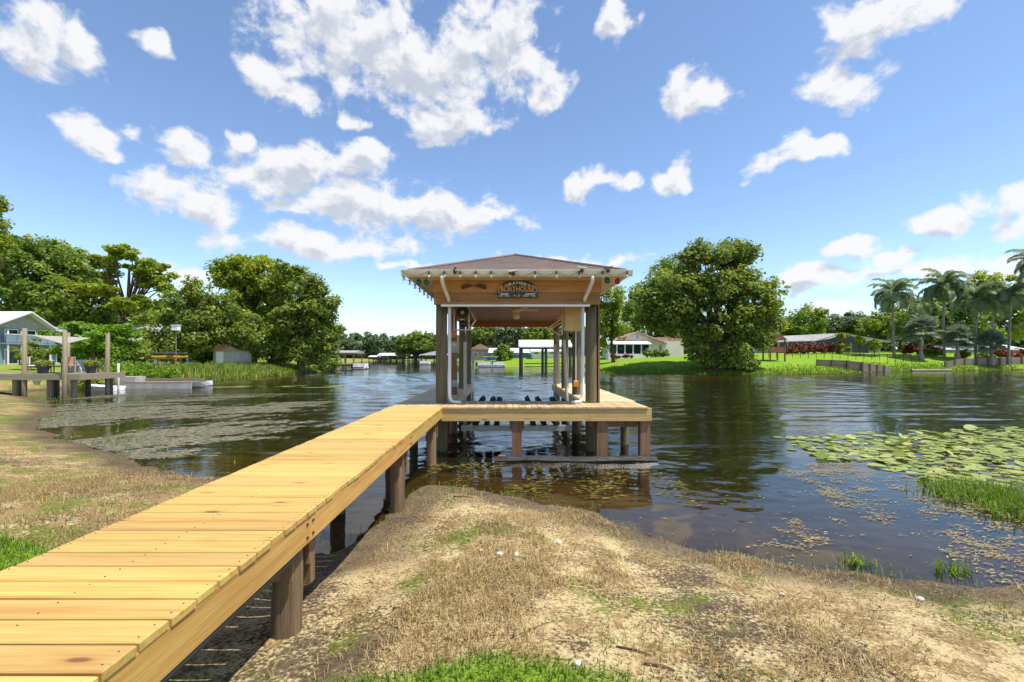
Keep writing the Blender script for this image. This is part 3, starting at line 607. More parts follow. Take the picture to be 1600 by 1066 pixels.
# sign
sg = thing('boathouse_sign', 'dark arched wooden sign with white and orange lettering on front beam', 'sign', (.26, 10.9, 3.72))
sx0, sz0 = .255, 3.72; outl = [(-.475, 0), (.475, 0), (.485, .06), (.475, .19)] + [(.44 * math.cos(t), .20 + .235 * math.sin(t)) for t in np.linspace(.15, math.pi - .15, 15)] + [(-.475, .19), (-.485, .06)]
MB().prism([(sx0 + a, sz0 + b) for a, b in outl], 'y', 10.885, 10.915).build('board', 'sign_board', sg)
def text(par, body, mat, x, z, width, hgt, arc=0, y=10.879):
    cu = bpy.data.curves.new('lettering', 'FONT'); cu.body = body; cu.align_x = 'CENTER'; cu.extrude = .012; cu.size = 1; cu.offset = .012
    o = bpy.data.objects.new('lettering', cu); C.objects.link(o); dg = bpy.context.evaluated_depsgraph_get()
    me = bpy.data.meshes.new_from_object(o.evaluated_get(dg)); bpy.data.objects.remove(o)
    V = np.zeros(len(me.vertices) * 3); me.vertices.foreach_get('co', V); V = V.reshape(-1, 3)
    w = V[:, 0].max() - V[:, 0].min(); V[:, 0] = (V[:, 0] - (V[:, 0].max() + V[:, 0].min()) / 2) * width / w; V[:, 1] *= hgt / .7; V[:, 2] *= .35
    if arc:
        t = V[:, 0] / arc; rr = arc + V[:, 1]; V[:, 0], V[:, 1] = rr * np.sin(t), rr * np.cos(t) - arc
    P = np.stack([x + V[:, 0], y - V[:, 2], z + V[:, 1]], -1) - np.array(wloc(par))
    me.vertices.foreach_set('co', P.ravel()); me.update(); return link('lettering', me, mat, par)
text(sg, "GRAMER'S", 'sign_white', sx0, sz0 + .315, .60, .072, .52)
text(sg, 'BOATHOUSE', 'sign_orange', sx0, sz0 + .145, .80, .125)
b = MB()
for sgn in (-1, 1): b.tube([(sx0 + sgn * a, 10.876, sz0 + z) for a, z in ((.20, .098), (.40, .10), (.45, .13), (.445, .21), (.40, .27), (.35, .30))], .006, 5)
b.build('border_line', 'sign_white', sg)
b = MB()
for x0, x1, zc in ((-.45, -.33, .04), (-.30, -.19, .04), (.13, .30, .04), (.33, .45, .04), (-.40, -.22, .078), (.17, .43, .078)):
    for j in range(int((x1 - x0) / .022)): b.box(sx0 + x0 + j * .022, sx0 + x0 + j * .022 + .014, 10.879, 10.884, sz0 + zc - .011, sz0 + zc + .011)
b.build('small_lettering', 'sign_white', sg)
MB().tube([(sx0 - .11, 10.88, sz0 + .075), (sx0 - .05, 10.876, sz0 + .035), (sx0 + .03, 10.874, sz0 + .03), (sx0 + .07, 10.876, sz0 + .06), (sx0 + .01, 10.878, sz0 + .075), (sx0 + .03, 10.88, sz0 + .11)], [.004, .016, .02, .012, .01, .004], 6).build('bird_figure', 'sign_tan', sg)
b = MB(); b.tube([(-1.07, 10.9, 3.94), (-1.03, 10.88, 3.99), (-.93, 10.85, 4.0), (-.8, 10.845, 4.005), (-.66, 10.85, 4.0), (-.55, 10.88, 3.985), (-.5, 10.9, 3.945)], [.03, .05, .046, .044, .046, .05, .03], 8)
tag(b.build('driftwood_handle', 'driftwood', smooth=True), 'dark curved driftwood piece mounted on front beam left of sign', 'driftwood')
# string lights
sl_ = thing('string_lights', 'string of small clear bulbs on black cord along front and left eaves', 'string lights', (.23, EY0 - .15, 4.2))
hang = []
for px in (669.8, 694, 718.8, 743, 767.5, 797, 836, 869.5, 905, 941.5, 980): hang.append(((px - CX) / F * 10.14, 10.145, 4.215))
side = [(EX0 - .145, 10.5 + .64 * k, 4.215) for k in range(13)]
pts = side[::-1] + [(EX0 - .13, 10.15, 4.22)] + hang
b = MB()
for p, q in zip(pts[:-1], pts[1:]):
    P = [tuple(np.array(p) * (1 - t) + np.array(q) * t - np.array((0, 0, .10 * 4 * t * (1 - t)))) for t in np.linspace(0, 1, 9)]; b.tube(P, .005, 4, False)
b.build('cord', 'black', sl_)
sb = MB().lathe([(.016, 0), (.019, -.03), (.019, -.075), (.012, -.082)], n=8).build('socket', 'black', sl_, local=True).data
gb = MB().lathe([(.012, -.08), (.027, -.105), (.03, -.125), (.02, -.148), (.006, -.155)], n=8).build('bulb', 'bulb_glass', sl_, local=True, smooth=True).data
for o in list(sl_.children):
    if o.name.split('.')[0] in ('socket', 'bulb'): bpy.data.objects.remove(o)
for p in side + hang:
    s_ = link('socket', sb, None, sl_); s_.location = Vector(p) - sl_.location; g_ = link('bulb', gb, None, s_)
for px, pw, w, tilt, lab in ((711, 423, .05, 1.0, 'thin black solar spotlight standing up at left end of gutter'), (802, 426, .16, .15, 'white-topped solar spotlight on the gutter above the sign'), (909, 421, .15, -.12, 'flat solar spotlight clipped to gutter above right downspout'), (950, 421, .13, .3, 'dark solar spotlight near the right corner of gutter')):
    x0, _, z0 = at(px, pw, 10.12); t = thing('solar_spotlight', lab, 'spotlight', (x0, 10.1, z0), 'solar spotlights on the gutter')
    o = MB().bev(-w / 2 - .03, w / 2 + .03, -.05, .05, 0, .02, .004).build('solar_panel', 'gutter_white' if 790 < px < 930 else 'black', t, local=True); o.rotation_euler.y = -tilt; o.location.z = .02
    MB().lathe([(.03, -.075), (.045, -.02), (.03, .0)], n=10).build('lamp_head', 'black', t, local=True); MB().tube([(0, 0, 0), (0, .06, -.02)], .008, 6).build('clip', 'black', t, local=True)
for px, py, mt_, lab in ((654, 441, 'glass_green', 'leftmost green glass float under left corner of the eave'), (666, 441.5, 'glass_green', 'green glass float beside left downspout under the eave'), (949, 439, 'glass_green', 'green glass float hanging under right corner of the eave'), (965, 440, 'glass_red', 'red glass float hanging under right corner of the eave')):
    x0, y0, z0 = at(px, py, 10.55); t = thing('glass_float', lab, 'glass float', (x0, y0, z0), 'glass floats under the eave')
    MB().lathe([(.005, -.07), (.045, -.055), (.068, -.015), (.066, .025), (.04, .058), (.012, .07)], n=14).build('ball', mt_, t, smooth=True, local=True); MB().tube([(0, 0, .06), (0, .005, 4.14 - z0)], .004, 4).build('cord', 'black', t, local=True)
# sunken beam at the waterline
b = MB(); xs_ = np.linspace(-.27, 3.30, 12); b.tube([(x, 10.02 + .012 * math.sin(x * 2), .035 + .012 * math.sin(x * 3)) for x in xs_], [.09 + .008 * math.sin(i * 2.1) for i in range(12)], 6)
tag(b.build('waterlogged_beam', 'wet_black'), 'blackened waterlogged beam lying at waterline before the boathouse deck', 'beam')
tag(MB().bev(-.20, -.02, 10.12, 10.27, -.6, .10, .02).build('cut_post', 'pile_brown'), 'cut-off brown post stub at left end of the blackened beam', 'post')

# ------------------------------------------------------------------ vegetation generators
def leaves(cent, rad, per, size, seed, flat=1.0, up=.35, asp=1.7):
    r = np.random.default_rng(seed); n = len(cent) * per
    ci = np.repeat(np.arange(len(cent)), per); d = r.normal(size=(n, 3)); d /= np.linalg.norm(d, axis=1, keepdims=True)
    rr = r.uniform(.25, 1, n) ** .6; rad = np.asarray(rad); sq = np.array([1, 1, flat])
    P = np.asarray(cent)[ci] + d * sq * (rr * rad[ci])[:, None]
    nrm = d * .7 + r.normal(size=(n, 3)) * .75 + np.array([0, 0, up]); nrm /= np.linalg.norm(nrm, axis=1, keepdims=True)
    a = np.cross(nrm, r.normal(size=(n, 3))); a /= np.linalg.norm(a, axis=1, keepdims=True) + 1e-9; b = np.cross(nrm, a)
    s = size * r.uniform(.55, 1.35, n)[:, None]
    V = np.stack([P - a * s * asp * .5, P + b * s * .5, P + a * s * asp * .5, P - b * s * .5], 1).reshape(-1, 3)
    ct = r.uniform(-.2, .2, len(cent))
    tint = np.clip(.5 + ct[ci] + r.normal(size=n) * .2, 0, 1)
    return V, np.arange(n * 4).reshape(-1, 4), tint
def leafobj(name, V, Fc, tint, mat, parent=None, off=(0, 0, 0)):
    me = mesh_np(name, V - np.array(off), Fc); a = me.attributes.new('tint', 'FLOAT', 'FACE'); a.data.foreach_set('value', np.asarray(tint, np.float32))
    return link(name, me, mat, parent)
def lobes_pts(lobes, n, r, inner=.55):
    vol = np.array([l[3] * l[4] + l[4] * l[5] + l[3] * l[5] for l in lobes]); w = r.choice(len(lobes), n, p=vol / vol.sum())
    d = r.normal(size=(n, 3)); d /= np.linalg.norm(d, axis=1, keepdims=True); q = r.uniform(inner, 1.0, n)[:, None]
    L_ = np.array(lobes); return L_[w, :3] + d * L_[w, 3:] * q
def tree(name, label, base, lobes, ncl, crad, per, lsize, seed, leaf='leaf_oak', bark='bark', tr=.35, group=None, cat='tree', flat=.75, limbs=14, up=1.0, inner=.5, trunks=1):
    r = np.random.default_rng(seed); x, y = base[:2]; z = base[2] if len(base) > 2 else gz(x, y)
    t = thing(name, label, cat, (x, y, z), group)
    lob = [(x + l[0], y + l[1], z + l[2], l[3], l[4], l[5]) for l in lobes]
    cp = lobes_pts(lob, ncl, r, inner); lowz = min(l[2] - l[5] for l in lob); cp[:, 2] = np.maximum(cp[:, 2], z + .4)
    V, Fc, ti = leaves(cp, r.uniform(.55, 1.2, ncl) * crad, int(per * .85), lsize, seed + 1, flat, up)
    leafobj('crown', V, Fc, ti, leaf, t, (x, y, z))
    b = MB(); cz = np.mean([l[2] for l in lob]); cxy = np.mean([l[:2] for l in lob], 0)
    fork = z + (cz - z) * .5
    for k in range(trunks):
        ox = r.normal() * tr * 1.5 * (trunks > 1); oy = r.normal() * tr * (trunks > 1)
        P = [(x + ox, y + oy, z - .4), (x + ox * 1.2, y + oy, z + (fork - z) * .5), (x + (cxy[0] - x) * .35 + ox * 1.6, y + (cxy[1] - y) * .35, fork), (cxy[0] + ox * 3, cxy[1], cz + .2 * (cz - z))]
        b.tube(P, [tr * 1.25, tr, tr * .8, tr * .3], 9)
    for q in cp[r.choice(ncl, min(limbs, ncl), replace=False)]:
        s0 = np.array((x + (cxy[0] - x) * .35, y + (cxy[1] - y) * .35, fork)) * 1.0; s0[2] += r.uniform(-.25, .5) * (cz - fork)
        m_ = (s0 + q) / 2 + np.array((r.normal() * .3, r.normal() * .3, .12 * np.linalg.norm(q - s0)))
        b.tube([s0, m_, q], [tr * .45, tr * .25, tr * .07], 6)
    b.build('trunk', bark, t, smooth=True); return t
def bush(name, label, c, rx, ry, rz, ncl, per, ls, seed, leaf, group=None, cat='shrub'):
    x, y = c; z = gz(x, y); return tree(name, label, (x, y, z), [(0, 0, rz * .55, rx, ry, rz * .6), (rx * .4, -ry * .2, rz * .4, rx * .55, ry * .6, rz * .4), (-rx * .45, ry * .1, rz * .35, rx * .5, ry * .6, rz * .38)], ncl, min(rx, rz) * .34, per, ls, seed, leaf, tr=.06, limbs=6, group=group, cat=cat)
def blades(P, h, w, seed, lean=.5, lo=.1):
    r = np.random.default_rng(seed); n = len(P); a = r.uniform(0, 6.283, n); d = np.stack([np.cos(a), np.sin(a), 0 * a], 1); s = np.stack([-np.sin(a), np.cos(a), 0 * a], 1)
    hh = (h * r.uniform(.5, 1.3, n))[:, None]; ww = (w * r.uniform(.7, 1.3, n))[:, None]; ln = r.uniform(lo, 1, n)[:, None] * lean
    up = np.array([0, 0, 1.]); m_ = P + up * hh * .55 * np.sqrt(np.maximum(1 - ln ** 2 * .5, .05)) + d * hh * ln * .35; t = P + up * hh * np.maximum(1 - ln, .08) + d * hh * ln
    V = np.stack([P - s * ww, P + s * ww, m_ + s * ww * .7, m_ - s * ww * .7, t], 1).reshape(-1, 3); k = np.arange(n)[:, None] * 5
    F1 = np.concatenate([k + np.array([[0, 1, 2]]), k + np.array([[0, 2, 3]]), k + np.array([[3, 2, 4]])], 0)
    ti = np.clip(r.normal(.5, .25, n), 0, 1); return V, F1, np.tile(ti, 3)
def T(px, py, Y): v = at(px, py, Y); return v

# ------------------------------------------------------------------ left bank
def px2(px, Y): return (px - CX) / F * Y
def sz(n, Y): return n / F * Y
def ptree(name, label, Y, px, lobes_px, ncl, crad, per, ls, seed, **kw):
    """lobes in photograph pixels: (px, py, half width, half height) at distance Y"""
    x = px2(px, Y); z = gz(x, Y); lob = []
    for q in lobes_px:
        a = at(q[0], q[1], Y); w, h = sz(q[2], Y), sz(q[3], Y); dy = q[4] if len(q) > 4 else 0
        lob.append((a[0] - x, dy, a[2] - z, w, w * .9, h))
    return tree(name, label, (x, Y, z), lob, ncl, crad, per, ls, seed, **kw)
ptree('oak_tree', 'tall dark oak at far left behind the two-storey house', 66, 30, [(40, 425, 60, 50), (10, 470, 60, 60), (75, 480, 50, 50), (20, 390, 35, 28)], 150, 1.5, 130, .34, 11, leaf='leaf_dark', tr=.5)
ptree('oak_tree', 'dark broad oak between far left oak and the umbrella-shaped pine', 70, 112, [(108, 430, 45, 42), (128, 480, 50, 45), (85, 400, 28, 26)], 120, 1.5, 130, .34, 12, leaf='leaf_dark', tr=.5)
ptree('pine_tree', 'umbrella-shaped pine with bare trunk and flat yellow-green crown on left bank', 68, 198, [(200, 408, 52, 22), (238, 430, 30, 26), (160, 425, 22, 22), (175, 455, 32, 9, -3), (230, 478, 35, 12, -3), (262, 450, 12, 7)], 110, 1.05, 150, .3, 13, leaf='leaf_pine', bark='bark_pine', tr=.42, flat=.5, limbs=30, cat='pine')
ptree('tall_pine', 'tall pine only partly in view at the left picture edge', 44, -28, [(-10, 320, 20, 16), (-25, 350, 28, 20), (-8, 378, 17, 14)], 40, .8, 150, .2, 14, leaf='leaf_pine', bark='bark_pine', tr=.3, cat='pine')
for i, (px, Y, L_, lab) in enumerate(((150, 76, [(150, 505, 50, 32), (190, 500, 30, 30)], 'shady tree below the umbrella-shaped pine, left of its trunk'), (240, 78, [(245, 508, 40, 32), (215, 505, 30, 25)], 'shady olive tree below the umbrella-shaped pine, right of its trunk'))):
    ptree('understory_tree', lab, Y, px, L_, 60, 1.5, 110, .34, 20 + i, leaf='leaf_dark', tr=.25)
ptree('leafy_tree', 'mid-green loose tree standing behind the white birdhouse pole', 56, 285, [(290, 480, 32, 30), (250, 515, 35, 30), (310, 520, 40, 36), (275, 545, 40, 18), (300, 455, 18, 16)], 120, 1.15, 120, .27, 23, tr=.3)
ptree('leafy_tree', 'lower green tree overhanging the small grey shed on the bank', 58, 350, [(345, 495, 34, 40), (380, 520, 32, 32), (320, 540, 30, 22)], 100, 1.2, 120, .27, 24, tr=.3)
ptree('oak_tree', 'yellow-green round-crowned oak rising behind the small grey shed', 66, 395, [(378, 430, 40, 30), (420, 435, 42, 36), (400, 480, 50, 38), (360, 420, 22, 14)], 170, 1.35, 130, .31, 25, leaf='leaf_pine', tr=.5)
ptree('oak_tree', 'broad green oak leaning over the lake at right end of left bank', 63, 470, [(455, 440, 40, 34), (490, 480, 38, 36), (510, 515, 24, 36), (450, 500, 45, 36), (480, 545, 36, 22), (425, 545, 34, 20)], 200, 1.3, 130, .31, 26, leaf='leaf_oak', tr=.5, limbs=24)
ptree('flame_tree', 'bright green feathery spreading tree behind the left dock', 43, 150, [(120, 520, 38, 16), (165, 535, 45, 22), (190, 520, 22, 16), (130, 548, 40, 18)], 90, .75, 130, .2, 27, leaf='leaf_bright', tr=.15, flat=.5)
for i, (px, Y, rx, rz_, lf, lab) in enumerate(((45, 37, 1.0, 2.6, 'leaf_oak', 'round dark green bush in front of the two-storey house'), (150, 33.5, 1.3, 1.3, 'leaf_yellow', 'yellow-green bush behind left dock beside tall post'), (190, 36, 1.7, 1.9, 'leaf_bright', 'bright green bush just right of the last left dock post'),
                                               (222, 38.5, 1.6, 1.5, 'leaf_bright', 'bright leafy bush above the middle of the low grey dock'), (258, 40, 1.5, 1.2, 'leaf_bright', 'low bright bush above right end of the low grey dock'), (200, 48, 2.6, 3.0, 'leaf_oak', 'dark rounded shrub left of the stored kayaks'),
                                               (318, 60, 2.4, 2.6, 'leaf_oak', 'dark shrub left of the small grey shed'), (505, 74, 2.6, 2.6, 'leaf_dark', 'dark rounded shrub at the foot of the lakeside trees near far dock'))):
    bush('shrub', lab, (px2(px, Y), Y), rx, rx * .8, rz_, 34, 90, .11 if Y < 45 else .2, 40 + i, lf, 'shrubs on left bank')
# reeds
r = np.random.default_rng(3); P = []
while len(P) < 9000:
    yy = r.uniform(37, 68); xx = np.interp(yy, [36, 43, 52, 68], [-31, -28.8, -28.5, -28.4]) - r.uniform(-.4, 5.5); P.append((xx, yy, gz(xx, yy) if False else 0))
P = np.array(P); P[:, 2] = height(P[:, 0], P[:, 1]) - .05
V, F3, ti = blades(P, .95, .045, 4, .6)
tag(leafobj('reed_bed', V, F3, ti, 'reed'), 'tall yellow-green reeds lining the left bank', 'reeds', kind='stuff')
# two-storey house, gable to the lake
h = thing('two_storey_house', 'blue-grey two-storey house with white gable roof and veranda at left edge', 'house', (-58, 53, 1.3))
hx = -55.0
box('lower_wall', 'bluegrey', h, -68, hx, 49.4, 57.4, .6, 3.9); box('upper_wall', 'bluegrey', h, -68, hx - .02, 49.4, 56.9, 3.9, 6.0)
MB().prism([(49.2, 6.0), (51.9, 7.2), (54.6, 5.6), (54.6, 5.3), (49.2, 5.6)], 'x', hx - .3, hx - .015).build('gable_wall', 'grey_wall', h)
MB().prism([(48.4, 5.85), (51.9, 7.5), (54.9, 5.62), (54.9, 5.47), (51.9, 7.33), (48.4, 5.7)], 'x', -69, hx + .9).build('gable_roof', 'metal_roof', h)
MB().prism([(54.7, 5.6), (59.4, 5.0), (59.4, 4.86), (54.7, 5.44)], 'x', -66, hx + .9).build('veranda_roof', 'metal_roof', h)
for yy in (49.6, 51.0, 52.6, 54.2, 55.7, 57.2): box('veranda_post', 'white_paint', h, hx + .5, hx + .62, yy, yy + .12, 1.0, 5.2)
box('balcony_floor', 'bluegrey', h, hx, hx + .7, 49.3, 57.4, 3.7, 3.85)
for k in range(7): box('balcony_panel', 'bluegrey', h, hx + .63, hx + .68, 49.4 + k * 1.12, 50.45 + k * 1.12, 3.9, 4.75)
box('balcony_rail', 'white_paint', h, hx + .60, hx + .70, 49.3, 57.3, 4.77, 4.84)
for z0, z1 in ((1.5, 3.2), (4.05, 5.4)):
    for k in range(4):
        w_ = box('window', 'white_paint', h, hx, hx + .05, 49.8 + k * 1.9, 51.2 + k * 1.9, z0, z1); MB().box(hx + .052, hx + .06, 49.9 + k * 1.9, 51.1 + k * 1.9, z0 + .1, z1 - .1).build('pane', 'window', w_).location = -wloc(w_) + wloc(w_) * 0 + Vector((0, 0, 0)) if False else (0, 0, 0)
st = MB(); st.add([(hx + .8, 54.6, 4.7), (hx + .95, 54.6, 4.7), (hx + .95, 58.6, 1.6), (hx + .8, 58.6, 1.6), (hx + .8, 54.6, 4.5), (hx + .95, 54.6, 4.5), (hx + .95, 58.6, 1.4), (hx + .8, 58.6, 1.4)], [(0, 1, 2, 3), (4, 7, 6, 5), (0, 4, 5, 1), (1, 5, 6, 2), (2, 6, 7, 3), (3, 7, 4, 0)])
st.build('stair_rail', 'white_paint', h)
# grey roofed house behind the feathery tree
h = thing('low_house', 'low house with grey roof half hidden behind the feathery tree', 'house', (px2(185, 66), 66, 1.4))
x0, x1 = px2(150, 64), px2(262, 64)
box('wall', 'bluegrey', h, x0, x1, 64, 70, 1, 4.6); MB().prism([(63.2, 4.5), (67, 7.1), (70.8, 4.5)], 'x', x0 - .5, x1 - 1.5).build('roof', 'shingle_grey', h)
for k in range(3): box('window', 'window', h, x0 + 1.5 + k * 3, x0 + 2.7 + k * 3, 63.95, 63.99, 2.6, 3.8)
# shed
h = thing('garden_shed', 'small grey shed with reddish roof under trees on left bank', 'shed', (px2(353, 58), 58, 1.4))
x0, x1 = px2(333, 57), px2(372, 57)
box('wall', 'grey_wall', h, x0, x1, 57, 60, 1, 3.1); MB().prism([(x0 - .2, 3.1), ((x0 + x1) / 2, 4.15), (x1 + .2, 3.1)], 'y', 56.7, 60.3).build('roof', 'shingle_red', h); box('door', 'white_paint', h, x0 + .4, x0 + 1.3, 56.94, 56.99, 1.3, 3.0)
# birdhouse
x0, y0, z0 = at(275, 565, 47); t = thing('birdhouse', 'white box birdhouse on a tall thin pole on the left bank', 'birdhouse', (x0, 47, z0 - .6))
MB().tube([(x0, 47, z0 - .9), (x0, 47, z0 + 3.2)], .045, 8).build('pole', 'old_post', t); box('nest_box', 'white_paint', t, x0 - .3, x0 + .3, 46.75, 47.25, z0 + 3.2, z0 + 3.72); box('lid', 'white_paint', t, x0 - .36, x0 + .36, 46.7, 47.3, z0 + 3.722, z0 + 3.78)
# kayak rack
def hull(name, mat, x0, x1, y, z, r, par=None):
    n = 11; P = []; rr = []
    for i in range(n): u = i / (n - 1); P.append((x0 + (x1 - x0) * u, y, z + .10 * (2 * u - 1) ** 4)); rr.append(r * max(.12, math.sin(math.pi * min(max(u, .04), .96)) ** .55))
    return MB().tube(P, rr, 10).build(name, mat, par, smooth=True)
xa, xb = px2(229, 48), px2(290, 48)
tag(hull('kayak', 'kayak_dark', xa, xb, 48.2, 2.62, .20), 'dark kayak lying on top of the yellow kayak', 'kayak', 'stored kayaks'); tag(hull('kayak', 'kayak_yellow', xa + .1, xb + .25, 48, 2.26, .22), 'yellow kayak below the dark kayak on the left bank', 'kayak', 'stored kayaks')
t = thing('kayak_rack', 'wooden rack under the two stored kayaks', 'rack', ((xa + xb) / 2, 48, 1.3))
for xx in (xa + .9, xb - .9):
    for yy in (47.75, 48.35): box('leg', 'old_post', t, xx - .05, xx + .05, yy, yy + .08, 1.0, 2.1)
    box('crossbar', 'old_post', t, xx - .05, xx + .05, 47.6, 48.6, 1.96, 2.04)
# ------------------------------------------------------------------ left dock
d = thing('old_dock', 'weathered grey dock with tall round posts at left edge of the lake', 'dock', (-30, 27.5, 0))
dz = 1.32
yk = 26.2; k = 0
opm = MB().bev(-.09, .09, -1.55, 1.55, -.04, 0, .004).build('plank', 'old_wood', d, local=True); me_ = opm.data; bpy.data.objects.remove(opm)
xk = -36.0
while xk < -24.6:
    o = link('plank', me_, None, d); o.location = (xk + 30, 27.75 - 27.5, dz); xk += .192
box('front_beam', 'old_wood', d, -36, -24.6, 26.16, 26.2, dz - .34, dz - .042); box('end_beam', 'old_wood', d, -24.6, -24.56, 26.2, 29.3, dz - .34, dz - .04)
for px, yy, top in ((38, 26.3, 513), (101, 26.1, 517), (168, 28.6, 521), (106, 31.5, 520)):
    xx = px2(px, yy); zt = HC + (CY - top) / F * yy; MB().tube([(xx, yy, -1.2), (xx, yy, .8), (xx + .02, yy, zt)], [.125, .12, .11], 12).build('tall_post', 'old_post', d, smooth=True)
for xx in (-34, -31, -28.6, -26.6, -25.2):
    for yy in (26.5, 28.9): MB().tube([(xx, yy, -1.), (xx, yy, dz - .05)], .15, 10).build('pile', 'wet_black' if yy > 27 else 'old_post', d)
for xx in (-32.2, -29.4, -27.0): MB().prism([(xx - .25, dz - .35), (xx + .25, dz - .35), (xx + .12, dz - .62), (xx - .12, dz - .62)], 'y', 26.1, 26.15).build('bracket', 'old_wood', d)
# shade sail
a_, b_, c_ = at(50, 524, 28.5), at(100, 538, 26.3), at(142, 528, 30); q0 = at(104, 526, 31.4); n = 8; V = []; Fs = []
for i in range(n + 1):
    for j in range(n + 1):
        u, v = i / n, j / n; p = (1 - u) * (1 - v) * a_ + u * (1 - v) * b_ + u * v * c_ + (1 - u) * v * q0; sag = -1.1 * u * (1 - u) * v * (1 - v) * 4 * .3; V.append(p + np.array((0, 0, sag)))
Fs = [(i * (n + 1) + j, (i + 1) * (n + 1) + j, (i + 1) * (n + 1) + j + 1, i * (n + 1) + j + 1) for i in range(n) for j in range(n)]
V2 = [v - np.array((0, 0, .015)) for v in V]; m0 = MB(); m0.add(V, Fs); m0.add(V2, [f[::-1] for f in Fs]); tag(m0.build('shade_sail', 'sail_cloth', smooth=True), 'pale cloth shade sail stretched between the tall dock posts', 'shade sail')
# dock furniture
def chair(lab, x, y, z, m_, rz):
    t = thing('dock_chair', lab, 'chair', (x, y, z), 'chairs on left dock', rz)
    for sx in (-.25, .25):
        for sy in (-.25, .25): MB().box(sx - .025, sx + .025, sy - .025, sy + .025, 0, .44 if sy < 0 else .95).build('leg', 'old_wood', t, local=True)
    MB().bev(-.29, .29, -.29, .27, .441, .50, .01).build('seat', m_, t, local=True); MB().bev(-.29, .29, .20, .245, .55, .98, .01).build('backrest', m_, t, local=True)
    for sx in (-.30, .26): MB().box(sx, sx + .04, -.3, .2, .64, .67).build('armrest', 'old_wood', t, local=True)
chair('peach cushioned chair beside the front tall dock post', px2(112, 28), 28, dz, 'peach', R(200)); chair('white metal chair at the left end of dock', px2(52, 27.6), 27.6, dz, 'white_paint', R(150)); chair('dark chair with its back to the bushes at right of dock', px2(152, 28.9), 28.9, dz, 'pot_dark', R(170))
for px, Y, lf, lab in ((68, 26.9, 'leaf_yellow', 'dark pot with yellow-orange flowers at dock front'), (142, 27.6, 'leaf_yellow', 'dark pot with yellow-green plant near right post of dock')):
    x0 = px2(px, Y); t = thing('planter_pot', lab, 'planter', (x0, Y, dz), 'planter pots on left dock')
    MB().lathe([(.2, 0), (.28, .32), (.33, .40), (.33, .46), (.27, .46)], (x0, Y, dz), 12).build('pot', 'pot_dark', t)
    V, Fc, ti = leaves(np.array([(x0 + dx, Y, dz + .62) for dx in (-.28, 0, .26)]), np.array([.26, .34, .26]), 70, .09, 77, .7); leafobj('foliage', V, Fc, ti, lf, t, (x0, Y, dz))
t = thing('patio_table', 'small dark table among the dock chairs', 'table', (px2(82, 27.8), 27.8, dz)); x0 = px2(82, 27.8)
box('tabletop', 'pot_dark', t, x0 - .4, x0 + .4, 27.5, 28.1, dz + .68, dz + .72)
for sx in (-.35, .31):
    for sy in (27.54, 28.02): box('leg', 'pot_dark', t, x0 + sx, x0 + sx + .04, sy, sy + .04, dz, dz + .678)
# little greenhouse
x0, Y = px2(118, 34), 34.; z0 = gz(x0, Y); t = thing('small_greenhouse', 'small pointed glass greenhouse frame behind left dock', 'greenhouse', (x0, Y, z0))
MB().prism([(x0 - .42, z0), (x0 + .42, z0), (x0 + .42, z0 + 1.2), (x0, z0 + 1.9), (x0 - .42, z0 + 1.2)], 'y', Y, Y + .9).build('glazing', 'window_blue', t)
for q in ([(x0 - .44, Y - .02, z0), (x0 - .44, Y - .02, z0 + 1.2), (x0, Y - .02, z0 + 1.93), (x0 + .44, Y - .02, z0 + 1.2), (x0 + .44, Y - .02, z0)], [(x0, Y - .02, z0), (x0, Y - .02, z0 + 1.9)]): MB().tube(q, .03, 5).build('frame', 'white_paint', t)
# low floating dock, skiffs, pvc pole
t = thing('low_dock', 'long low weathered grey dock lying on the water beyond the left dock', 'dock', (-26, 34, 0))
x0, x1 = px2(188, 33), px2(316, 34.5)
for k in range(14):
    u0, u1 = x0 + (x1 - x0) * k / 14, x0 + (x1 - x0) * (k + 1) / 14 - .015; box('plank', 'old_wood', t, u0, u1, 33.3, 34.9, .42, .46)
box('front_face', 'concrete', t, x0, x1, 33.31, 33.37, -.3, .418); box('rail', 'old_wood', t, x0, x1, 34.5, 34.6, .462, .70); box('end_block', 'concrete', t, x0 - .9, x0 + .6, 33.6, 34.6, .1, .85)
def skiff(lab, x0, x1, y, w=.7, z=.0):
    t = thing('skiff', lab, 'boat', ((x0 + x1) / 2, y, z), 'white skiffs by the low dock'); s = 1 if x1 > x0 else -1; n = 9; V = []
    for i in range(n):
        u = i / (n - 1); ww = w * (1 - max(0, (u - .45) / .55) ** 2.2) + .02; zz = .32 + .18 * u * u
        for a, b_ in ((-1, zz), (-.72, .02 + .1 * u ** 3), (.72, .02 + .1 * u ** 3), (1, zz), (.86, zz), (.6, .12 + .1 * u ** 3), (-.6, .12 + .1 * u ** 3), (-.86, zz)): V.append((x0 + (x1 - x0) * u, y + a * ww, z + b_ - .05))
    Fs = [(i * 8 + k, i * 8 + (k + 1) % 8, i * 8 + 8 + (k + 1) % 8, i * 8 + 8 + k) for i in range(n - 1) for k in range(8)] + [(0, 1, 6, 7), (1, 2, 5, 6), (2, 3, 4, 5)]
    MB().add(V, Fs).build('hull', 'boat_white', t); L_ = x1 - x0
    for u in (.25, .55): MB().box(min(x0 + L_ * u, x0 + L_ * (u + .08)), max(x0 + L_ * u, x0 + L_ * (u + .08)), y - w * .7, y + w * .7, z + .22, z + .26).build('seat', 'boat_white', t)
skiff('white skiff with its bow past right end of the low dock', px2(270, 36), px2(330, 36), 36.2, .6); skiff('white skiff half hidden under the left dock posts', px2(188, 31.5), px2(135, 31.5), 31.4, .6)
x0, Y = px2(185, 30), 30.; tag(MB().tube([(x0, Y, -1), (x0, Y, 1.85), (x0, Y, 1.87)], [.06, .06, .04], 10).build('mooring_pole', 'white_pvc', smooth=True), 'white plastic mooring pole standing in water right of the left dock', 'pole')

